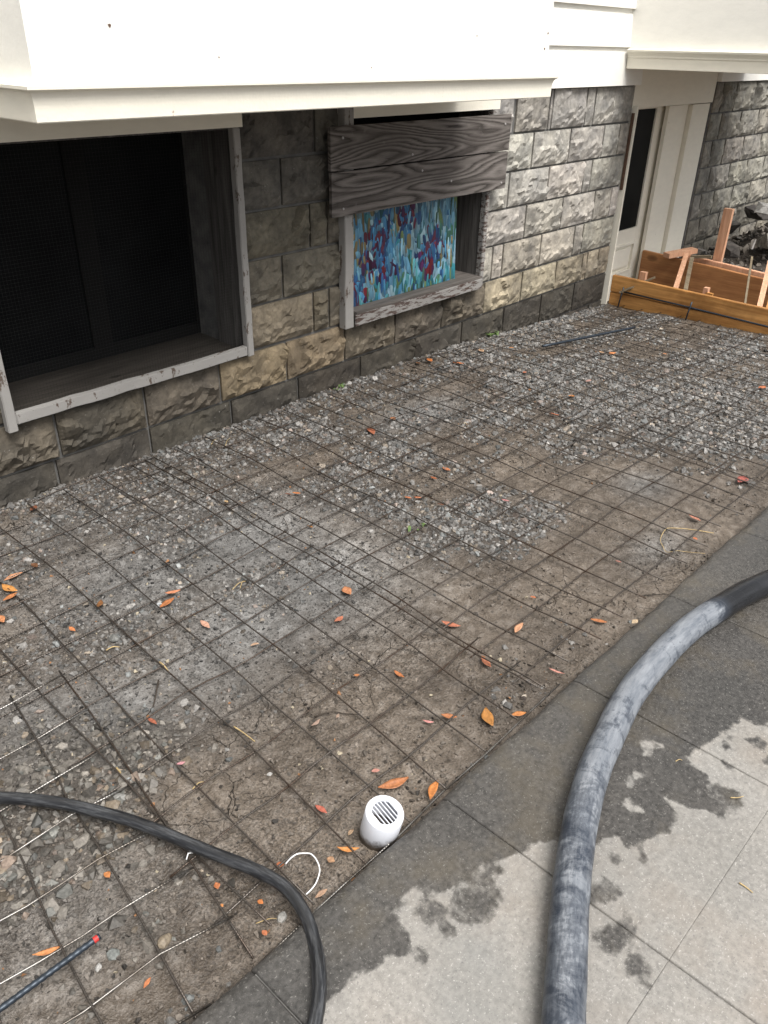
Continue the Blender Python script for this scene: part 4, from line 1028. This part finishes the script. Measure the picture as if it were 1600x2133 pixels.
piece('wooden_stake', (5.80, -.55, -.05), (6.17, -.40, .205), .03, .016, 'lath', 'brown lath stake leaning just behind the pale pink stake', 'stake', sg)
piece('wooden_stake', (5.75, -1.015, -.06), (6.17, -.835, .285), .014, .014, 'lath', 'thin dark stick standing between the form boards', 'stake', sg)
piece('wooden_stake', (5.75, -1.105, -.06), (6.15, -.975, .275), .036, .034, 'fir', 'peach coloured stake at the right edge tied with wire', 'stake', sg)
piece('wooden_stake', (5.78, -1.16, -.06), (6.15, -1.06, .20), .05, .03, 'form', 'orange stake behind the wire-tied stake at the right edge', 'stake', sg)
piece('wooden_post', (6.335, -.535, -.1), (6.335, -.535, .56), .066, .036, 'fir', 'tall reddish fir post standing behind the rear form board', 'post', up=(1, 0, 0))
piece('wood_block', (6.10, -.225, .205), (6.35, -.335, .225), .07, .034, 'fir', 'pinkish offcut lying on top of the rear form board', 'wood block')
piece('wood_block', (5.74, -.235, .0), (5.74, -.235, .142), .046, .036, 'fir', 'short square stake top showing behind the front form near the door', 'stake', up=(1, 0, 0))
piece('wood_block', (5.76, -.715, -.05), (5.76, -.715, .115), .034, .036, 'fir', 'pale stub of a stake in the middle behind the front form', 'stake', up=(1, 0, 0))
piece('wood_block', (5.75, -.745, -.05), (5.75, -.745, .085), .05, .02, 'form', 'small yellowish wedge beside the pale stub behind the front form', 'wedge', up=(1, 0, 0))
piece('broken_lath', (5.598, -.135, -.005), (5.735, -.33, .122), .020, .010, 'lath', 'splintered grey lath slanting across the front form board', 'lath')
piece('broken_lath', (6.22, -.37, .20), (6.24, -.52, .222), .03, .02, 'lath', 'muddy splintered stick on the rear form board left of the tall post', 'lath')
# rebar running in front of the form
rb = empty('reinforcing_bar', (5.61, -.6, 0), 'long black bar running along the front form board', 'rebar')
tube('bar', [(5.622, -.16, .0), (5.62, -.6, -.006), (5.622, -1.2, -.022), (5.62, -1.9, -.035)], .0062, 8, M['rebar'], rb)
for y_, lb in ((-.145, 'upright black bar before the front form near the wall corner'), (-.675, 'upright black bar before the middle of the front form')):
    e = empty('reinforcing_bar', (5.61, y_, -.12), lb, 'rebar'); tube('bar', [(5.612, y_+.012, -.15), (5.611, y_, -.05), (5.612, y_-.012, .035)], .0055, 8, M['rebar'], e)
# trench soil and rubble behind the forms
tx, ty = np.meshgrid(np.linspace(5.60, 10.4, 150), np.linspace(-2.6, .30, 96), indexing='ij')
def mound(x, y):
    t = np.clip((x-6.33)/.5, 0, 1); t = t*t*(3-2*t)
    h = -.17 + t*(.12 + .20*np.clip((x-6.6)/1.3, 0, 1)*np.clip((-.02-y)/.5+.35, 0, 1.3))
    h = h + t*.16*np.exp(-((x-7.5)/.55)**2-((y+.62)/.38)**2) + t*.07*(fbm(x*4, y*4, 4, 61)-.5)+.02*(fbm(x*14, y*14, 3, 63)-.5)
    return h
tz = mound(tx, ty); nxx, nyy = tx.shape
i_, j_ = np.meshgrid(np.arange(nxx-1), np.arange(nyy-1), indexing='ij')
props(link_mesh('soil_mound', np_mesh('soil_mound', np.stack([tx.ravel(), ty.ravel(), tz.ravel()], -1), np.stack([i_*nyy+j_, (i_+1)*nyy+j_, (i_+1)*nyy+j_+1, i_*nyy+j_+1], -1).reshape(-1, 4), True), M['soil']), kind='structure')
r = np.random.default_rng(303)
P = np.stack([r.uniform(6.36, 9.2, 5200), r.uniform(-1.6, -.02, 5200)], -1)
rad = np.clip(np.exp(r.normal(np.log(.014), .55, len(P))), .004, .06); v = np.clip(r.normal(.085, .045, len(P)), .02, .3)
scatter('rubble_gravel', M['stone'], P, rad, v[:, None]*np.array([1.12, .98, .82])*1.2, protoA, .15, 9, mound(P[:, 0], P[:, 1]))
def chunk(x, y, z, sx, sy, sz, col, seed, label, rot=None):
    bm = bmesh.new(); r_ = np.random.default_rng(seed)
    for p in r_.uniform(-1, 1, (16, 3)): bm.verts.new(np.sign(p)*np.abs(p)**.5)
    bmesh.ops.convex_hull(bm, input=bm.verts); bmesh.ops.delete(bm, geom=[v for v in bm.verts if not v.link_faces], context='VERTS')
    bmesh.ops.triangulate(bm, faces=bm.faces); bmesh.ops.subdivide_edges(bm, edges=bm.edges, cuts=2)
    for v in bm.verts: v.co += Vector(r_.normal(0, .035, 3))
    bm.transform(Matrix.Translation((x, y, z)) @ (rot or Matrix.Rotation(r_.uniform(0, 3), 4, 'Z')) @ Matrix.Diagonal((sx, sy, sz, 1)))
    me = bpy.data.meshes.new('rubble_chunk'); bm.to_mesh(me); bm.free()
    o = link_mesh('rubble_chunk', me, mat_plain('rubble_%d' % seed, col, .9, .6, 24, bump=.6)); return props(o, label, 'rubble', 'rubble heaped beyond the forms')
chunk(7.30, -.52, .44, .16, .12, .035, (.36, .35, .33), 71, 'pale flat slab of broken concrete on top of the rubble', Matrix.Rotation(.3, 4, 'Z') @ Matrix.Rotation(.15, 4, 'X'))
chunk(7.05, -.70, .26, .13, .12, .085, (.27, .255, .225), 72, 'light grey rough lump of broken concrete at the right edge of the rubble')
chunk(6.85, -.42, .17, .075, .07, .06, (.07, .062, .055), 73, 'dark square lump of rubble right of the tall post')
chunk(7.25, -.22, .25, .09, .08, .06, (.085, .078, .07), 74, 'dark brown lump of rubble against the far block wall')
chunk(6.75, -.24, .12, .06, .05, .04, (.14, .13, .12), 75, 'grey lump of rubble just left of the tall post')
chunk(7.6, -.33, .36, .10, .09, .06, (.05, .044, .04), 76, 'blackish clod of soil below the pale concrete slab')
chunk(6.98, -.55, .22, .028, .012, .045, (.75, .72, .68), 77, 'small white chip upright in the rubble')

# ------------------------------------------------------------------ fallen leaves
def leaf(px1, py1, px2, py2, wid, col, label, group=None, curl=.12, lift=.012):
    a, b = np.array(at(px1, py1, .02)), np.array(at(px2, py2, .02)); c_ = (a+b)/2; a, b = c_+(a-c_)*.92, c_+(b-c_)*.92; d = b-a; L = np.linalg.norm(d[:2]); d /= np.linalg.norm(d); s = np.array([-d[1], d[0], 0])
    n = 9; V, F = [], []; w = L*wid; sd_ = int(px1*7+py1) % 97; rr = random.Random(sd_); bend = rr.uniform(-.10, .10)*L; cu = curl*rr.uniform(.6, 1.4)
    for i in range(n):
        t = i/(n-1); hw = w*math.sin(math.pi*min(1, t*.93+.03))**.75*(.55+.45*math.sin(math.pi*t)); zc = L*cu*(t-.5)**2*2
        c = a+d*L*t+s*bend*math.sin(math.pi*t)
        for k, f_ in enumerate((-1, -.5, 0, .5, 1)):
            V.append(c+s*hw*f_+np.array([0, 0, zc+abs(f_)*hw*.38+rr.uniform(-.0006, .0006)]))
    for i in range(n-1):
        for k in range(4): F.append((i*5+k, (i+1)*5+k, (i+1)*5+k+1, i*5+k+1))
    V = np.array(V); m = V.mean(0); z0 = gz(m[0], m[1], lift) if m[1] > -2.12 else WZ+.003
    V[:, 2] += z0-V[:, 2].min(); V -= np.array([m[0], m[1], z0])
    top = V+np.array([0, 0, .0007]); nv = len(V)
    ringi = [i*5 for i in range(n)]+[(n-1)*5+k for k in range(1, 5)]+[i*5+4 for i in range(n-2, -1, -1)]+[k for k in range(3, 0, -1)]
    F2 = [tuple(i+nv for i in f) for f in F]+[f[::-1] for f in F]+[(ringi[i], ringi[(i+1) % len(ringi)], ringi[(i+1) % len(ringi)]+nv, ringi[i]+nv) for i in range(len(ringi))]
    o = link_mesh('leaf', mesh_of('leaf', np.vstack([V, top]), F2, True), M['leaf']); o.location = (m[0], m[1], z0)
    kk = rr.uniform(.62, .95); gg_ = rr.uniform(.85, 1.12); o.color = (col[0]*kk, min(col[1]*kk*gg_, .5), col[2]*kk*rr.uniform(.9, 1.9), 1); return props(o, label, 'leaf', group)
ORA, AMB, RED, PAL, BRN, TANL = (.46, .165, .05), (.48, .20, .055), (.40, .12, .055), (.46, .235, .13), (.18, .075, .03), (.38, .26, .12)
for L_ in ((785, 1637, 854, 1614, .17, ORA, 'long ragged orange leaf right behind the white pipe'), (896, 1663, 914, 1619, .17, ORA, 'upright orange leaf at the walkway edge right of the white pipe'),
    (700, 1763, 751, 1765, .13, AMB, 'amber leaf lying flat left below the white pipe'), (655, 1671, 682, 1689, .19, RED, 'small red-orange leaf left of the white pipe'),
    (1012, 1466, 1028, 1507, .24, AMB, 'broad amber leaf on brown mud up from the white pipe'), (1064, 1486, 1098, 1480, .2, ORA, 'orange leaf at the walkway edge by the joint'),
    (918, 1482, 954, 1488, .2, ORA, 'orange leaf on a mesh wire left of the broad amber leaf'), (880, 1493, 905, 1498, .14, PAL, 'thin pale orange leaf left of a mesh-wire leaf'),
    (62, 1984, 130, 1963, .11, AMB, 'long narrow amber leaf near the red-tipped bar'), (6, 1208, 48, 1189, .16, PAL, 'pinkish leaf at the left edge, topmost of a cluster'),
    (3, 1215, 37, 1230, .2, AMB, 'golden leaf crossed by a wire at the left edge'), (4, 1249, 36, 1231, .2, ORA, 'dark orange leaf at the left edge below the golden one'),
    (-6, 1281, 8, 1296, .3, AMB, 'amber leaf cut by the left edge of the view'), (330, 1263, 364, 1240, .17, ORA, 'bright orange leaf beside a pale grey chip'),
    (342, 1234, 377, 1227, .16, AMB, 'amber leaf just above the bright orange leaf beside a chip'), (416, 1289, 437, 1306, .2, PAL, 'single pale orange leaf on grey silt left of centre'),
    (718, 1213, 731, 1231, .34, AMB, 'rounded amber leaf on grey silt in the middle of the bed'), (696, 1288, 715, 1276, .26, AMB, 'small amber leaf below the rounded one in mid bed'),
    (918, 1286, 962, 1298, .17, AMB, 'torn amber leaf at the overlap of two mesh sheets'), (1073, 1314, 1091, 1292, .18, PAL, 'pinkish leaf on smooth mud inside one mesh cell'),
    (1002, 1362, 1024, 1385, .2, ORA, 'orange leaf under the cut wire ends of the middle sheet'), (820, 1388, 843, 1404, .16, ORA, 'narrow orange leaf among stones in mid mud'),
    (1228, 1282, 1268, 1290, .15, ORA, 'torn orange leaf close to the walkway under the last long wire'), (1143, 1384, 1179, 1397, .08, PAL, 'very thin pale leaf close to the walkway edge'),
    (1433, 1068, 1461, 1084, .17, PAL, 'faded leaf on mud above a looped straw'), (1538, 1003, 1552, 989, .3, RED, 'rounded red-orange leaf near the right edge'),
    (366, 1588, 386, 1583, .22, PAL, 'pale brown leaf on gravel left of the thin hose'), (762, 889, 780, 903, .22, ORA, 'bright orange leaf on dark gravel towards the wall'),
    (921, 969, 939, 976, .26, ORA, 'orange leaf on smooth brown mud below the wall window'), (1138, 856, 1166, 862, .14, ORA, 'narrow orange leaf at the edge of the far gravel'),
    (942, 752, 968, 755, .18, ORA, 'orange leaf near the wall below the canvas'), (297, 2053, 313, 2028, .2, ORA, 'broken orange leaf at the bottom beside a silver wire')):
    leaf(*L_)
SM = 'small curled orange leaf scrap scattered on the bed'; SG = 'small leaf scraps on the bed'
for q in ((773, 1600, 792, 1597, .3, PAL), (143, 1303, 157, 1313, .22, AMB), (200, 1262, 210, 1244, .22, BRN), (1003, 1358, 1011, 1366, .35, ORA), (736, 1401, 752, 1404, .26, ORA), (648, 1509, 667, 1494, .16, TANL), (811, 873, 825, 867, .3, ORA), (896, 989, 911, 995, .2, ORA),
    (592, 1023, 608, 1026, .14, BRN), (608, 1022, 627, 1024, .16, ORA), (843, 1034, 858, 1037, .2, ORA), (862, 1035, 879, 1036, .2, ORA), (1089, 774, 1097, 772, .4, RED), (1184, 821, 1198, 822, .3, AMB), (1272, 722, 1286, 718, .3, AMB), (1250, 716, 1262, 720, .25, TANL), (1583, 796, 1598, 792, .3, RED), (305, 1492, 327, 1506, .16, RED),
    (75, 1050, 62, 1062, .3, BRN), (64, 1172, 78, 1180, .3, BRN), (466, 1043, 476, 1046, .3, TANL), (640, 1087, 652, 1091, .28, AMB), (1044, 1038, 1062, 1042, .2, PAL), (910, 1046, 926, 1049, .15, BRN), (1105, 1237, 1118, 1240, .25, ORA), (1445, 1113, 1455, 1118, .4, ORA), (1283, 1160, 1297, 1164, .2, PAL), (700, 1490, 706, 1480, .25, TANL),
    (535, 1870, 548, 1876, .4, ORA), (448, 1830, 453, 1845, .4, ORA), (215, 1815, 228, 1825, .4, ORA), (458, 1875, 464, 1880, .4, AMB), (545, 1935, 556, 1945, .4, ORA), (655, 1865, 683, 1845, .18, TANL), (680, 1780, 698, 1788, .4, TANL), (572, 1797, 592, 1793, .35, RED), (1220, 790, 1232, 786, .25, TANL), (540, 1330, 520, 1335, .2, TANL), (1000, 720, 1008, 727, .3, TANL),
    (1385, 715, 1394, 718, .3, AMB), (1060, 712, 1072, 712, .25, AMB), (890, 745, 900, 752, .3, ORA), (876, 754, 866, 750, .3, BRN), (1325, 1310, 1312, 1318, .3, TANL), (725, 1735, 737, 1722, .25, TANL)):
    mx, my = (q[0]+q[2])/2, (q[1]+q[3])/2
    cw = {ORA: 'orange', AMB: 'amber', RED: 'red', PAL: 'pale pink', BRN: 'brown', TANL: 'tan'}[q[5]]
    if mx < 130: zn = 'at the left edge of the bed'
    elif my > 1720: zn = 'on mud around the thin hose'
    elif my > 1480: zn = 'on mud between the near gravel and the pipe'
    elif my < 770 and mx < 1020: zn = 'at the foot of the wall below the canvas'
    elif my < 830: zn = 'on the far gravel before the forms'
    elif mx > 1090: zn = 'on smooth mud near the walkway at the right'
    elif my < 1060: zn = 'on dark gravel between wall and heap'
    else: zn = 'on grey silt in the middle of the bed'
    leaf(*q, 'small %s leaf scrap %s' % (cw, zn), SG)

# straw, twigs, weeds
def bit(name, pts, rad, mat, label, cat, group=None, dz=.008):
    W = [at(px, py, .01) for px, py in pts]
    P = spline([(w[0], w[1], (gz(w[0], w[1], dz+.004*math.sin(i*2.1)) if w[1] > -2.12 else WZ+.003)) for i, w in enumerate(W)], 4)
    return props(tube(name, P, rad*np.linspace(1, .5, len(P)), 5, M[mat]), label, cat, group)
bit('straw', [(1488, 1107), (1440, 1103), (1398, 1100), (1385, 1106), (1376, 1122), (1382, 1136), (1390, 1146), (1410, 1148), (1432, 1147), (1470, 1150)], .0016, 'straw', 'long looped straw stem on mud near the right walkway edge', 'straw')
bit('straw', [(484, 1227), (498, 1214), (512, 1207)], .0014, 'straw', 'pair-like pale grass stem on grey silt left of centre', 'straw')
bit('straw', [(500, 1224), (505, 1212), (511, 1206)], .0012, 'straw', 'shorter pale grass stem touching a longer one on grey silt', 'straw')
bit('straw', [(487, 1511), (506, 1525), (531, 1543)], .0022, 'straw', 'tan broken stick lying along a mesh wire in mid bed', 'straw')
bit('straw', [(332, 1378), (341, 1386), (350, 1393)], .0028, 'straw', 'short tan splinter on a mesh wire left of centre', 'straw')
bit('straw', [(243, 1602), (251, 1613), (259, 1621)], .0028, 'straw', 'short tan splinter on a mesh wire above the thin hose', 'straw')
bit('straw', [(401, 1642), (414, 1632), (428, 1622)], .0016, 'straw', 'thin straw on a wire right of the near gravel', 'straw')
bit('straw', [(221, 1355), (235, 1349), (249, 1347)], .0022, 'straw', 'light brown sliver under a dark stone at the left', 'straw')
bit('straw', [(440, 926), (446, 920), (452, 914)], .0016, 'straw', 'short straw in the shade by the left window wall', 'straw')
bit('straw', [(470, 930), (473, 920), (480, 910)], .0016, 'straw', 'bent straw in the shade right of a shorter one', 'straw')
bit('straw', [(1400, 1611), (1408, 1607), (1414, 1609)], .0012, 'straw', 'tiny yellow straw on the wet walkway right of the pump hose', 'straw')
bit('straw', [(1530, 1865), (1545, 1875), (1558, 1886)], .0018, 'straw', 'pale straw on dry walkway near the right edge', 'straw')
bit('straw', [(1513, 1687), (1528, 1687), (1540, 1684)], .0014, 'straw', 'white thin fibre beside a wet drip on the walkway', 'straw')
bit('twig', [(655, 1488), (690, 1483), (720, 1480), (745, 1484)], .0022, 'twig', 'thin dark twig on mud in the middle of the near bed', 'twig')
bit('twig', [(330, 1415), (327, 1440), (318, 1470), (305, 1490)], .0026, 'twig', 'dark curved twig under the mesh left of centre', 'twig')
bit('twig', [(590, 1077), (598, 1090), (599, 1100)], .0016, 'twig', 'small hooked twig on grey silt', 'twig')
bit('twig', [(533, 1922), (560, 1916), (577, 1910)], .0012, 'straw', 'fine stalk running to the speckled pebble', 'twig')
def weed(px, py, n, h, label):
    p = at(px, py, .0); e = empty('weed', (p[0], p[1], gz(p[0], p[1])), label, 'weed'); rr = random.Random(int(px)); z0 = gz(p[0], p[1])
    for i in range(n):
        a = rr.uniform(0, 6.283); L = h*rr.uniform(.6, 1.3); bx, by = p[0]+rr.uniform(-.05, .05), p[1]+rr.uniform(-.02, .02); w = .003*rr.uniform(.7, 1.5)
        s = Vector((-math.sin(a), math.cos(a), 0)); c0 = Vector((bx, by, z0)); c1 = c0+Vector((math.cos(a)*L*.4, math.sin(a)*L*.4, L*.7)); c2 = c0+Vector((math.cos(a)*L, math.sin(a)*L, L*.55))
        V = [c0-s*w, c0+s*w, c1+s*w*1.6, c1-s*w*1.6, c2]; V += [v+Vector((0, 0, .0008)) for v in V]
        F = [(5, 6, 7, 8), (8, 7, 9), (3, 2, 1, 0), (4, 2, 3), (0, 1, 6, 5), (1, 2, 7, 6), (2, 4, 9, 7), (4, 3, 8, 9), (3, 0, 5, 8)]
        link_mesh('blade', mesh_of('blade', V, F), M['green'], e)
weed(1030, 688, 22, .035, 'pale green weeds at the foot of the wall below the canvas window')
weed(705, 812, 8, .03, 'few green blades at the foot of the wall between the windows')
weed(875, 1103, 5, .02, 'tiny green sprout by the gravel heap in mid bed')
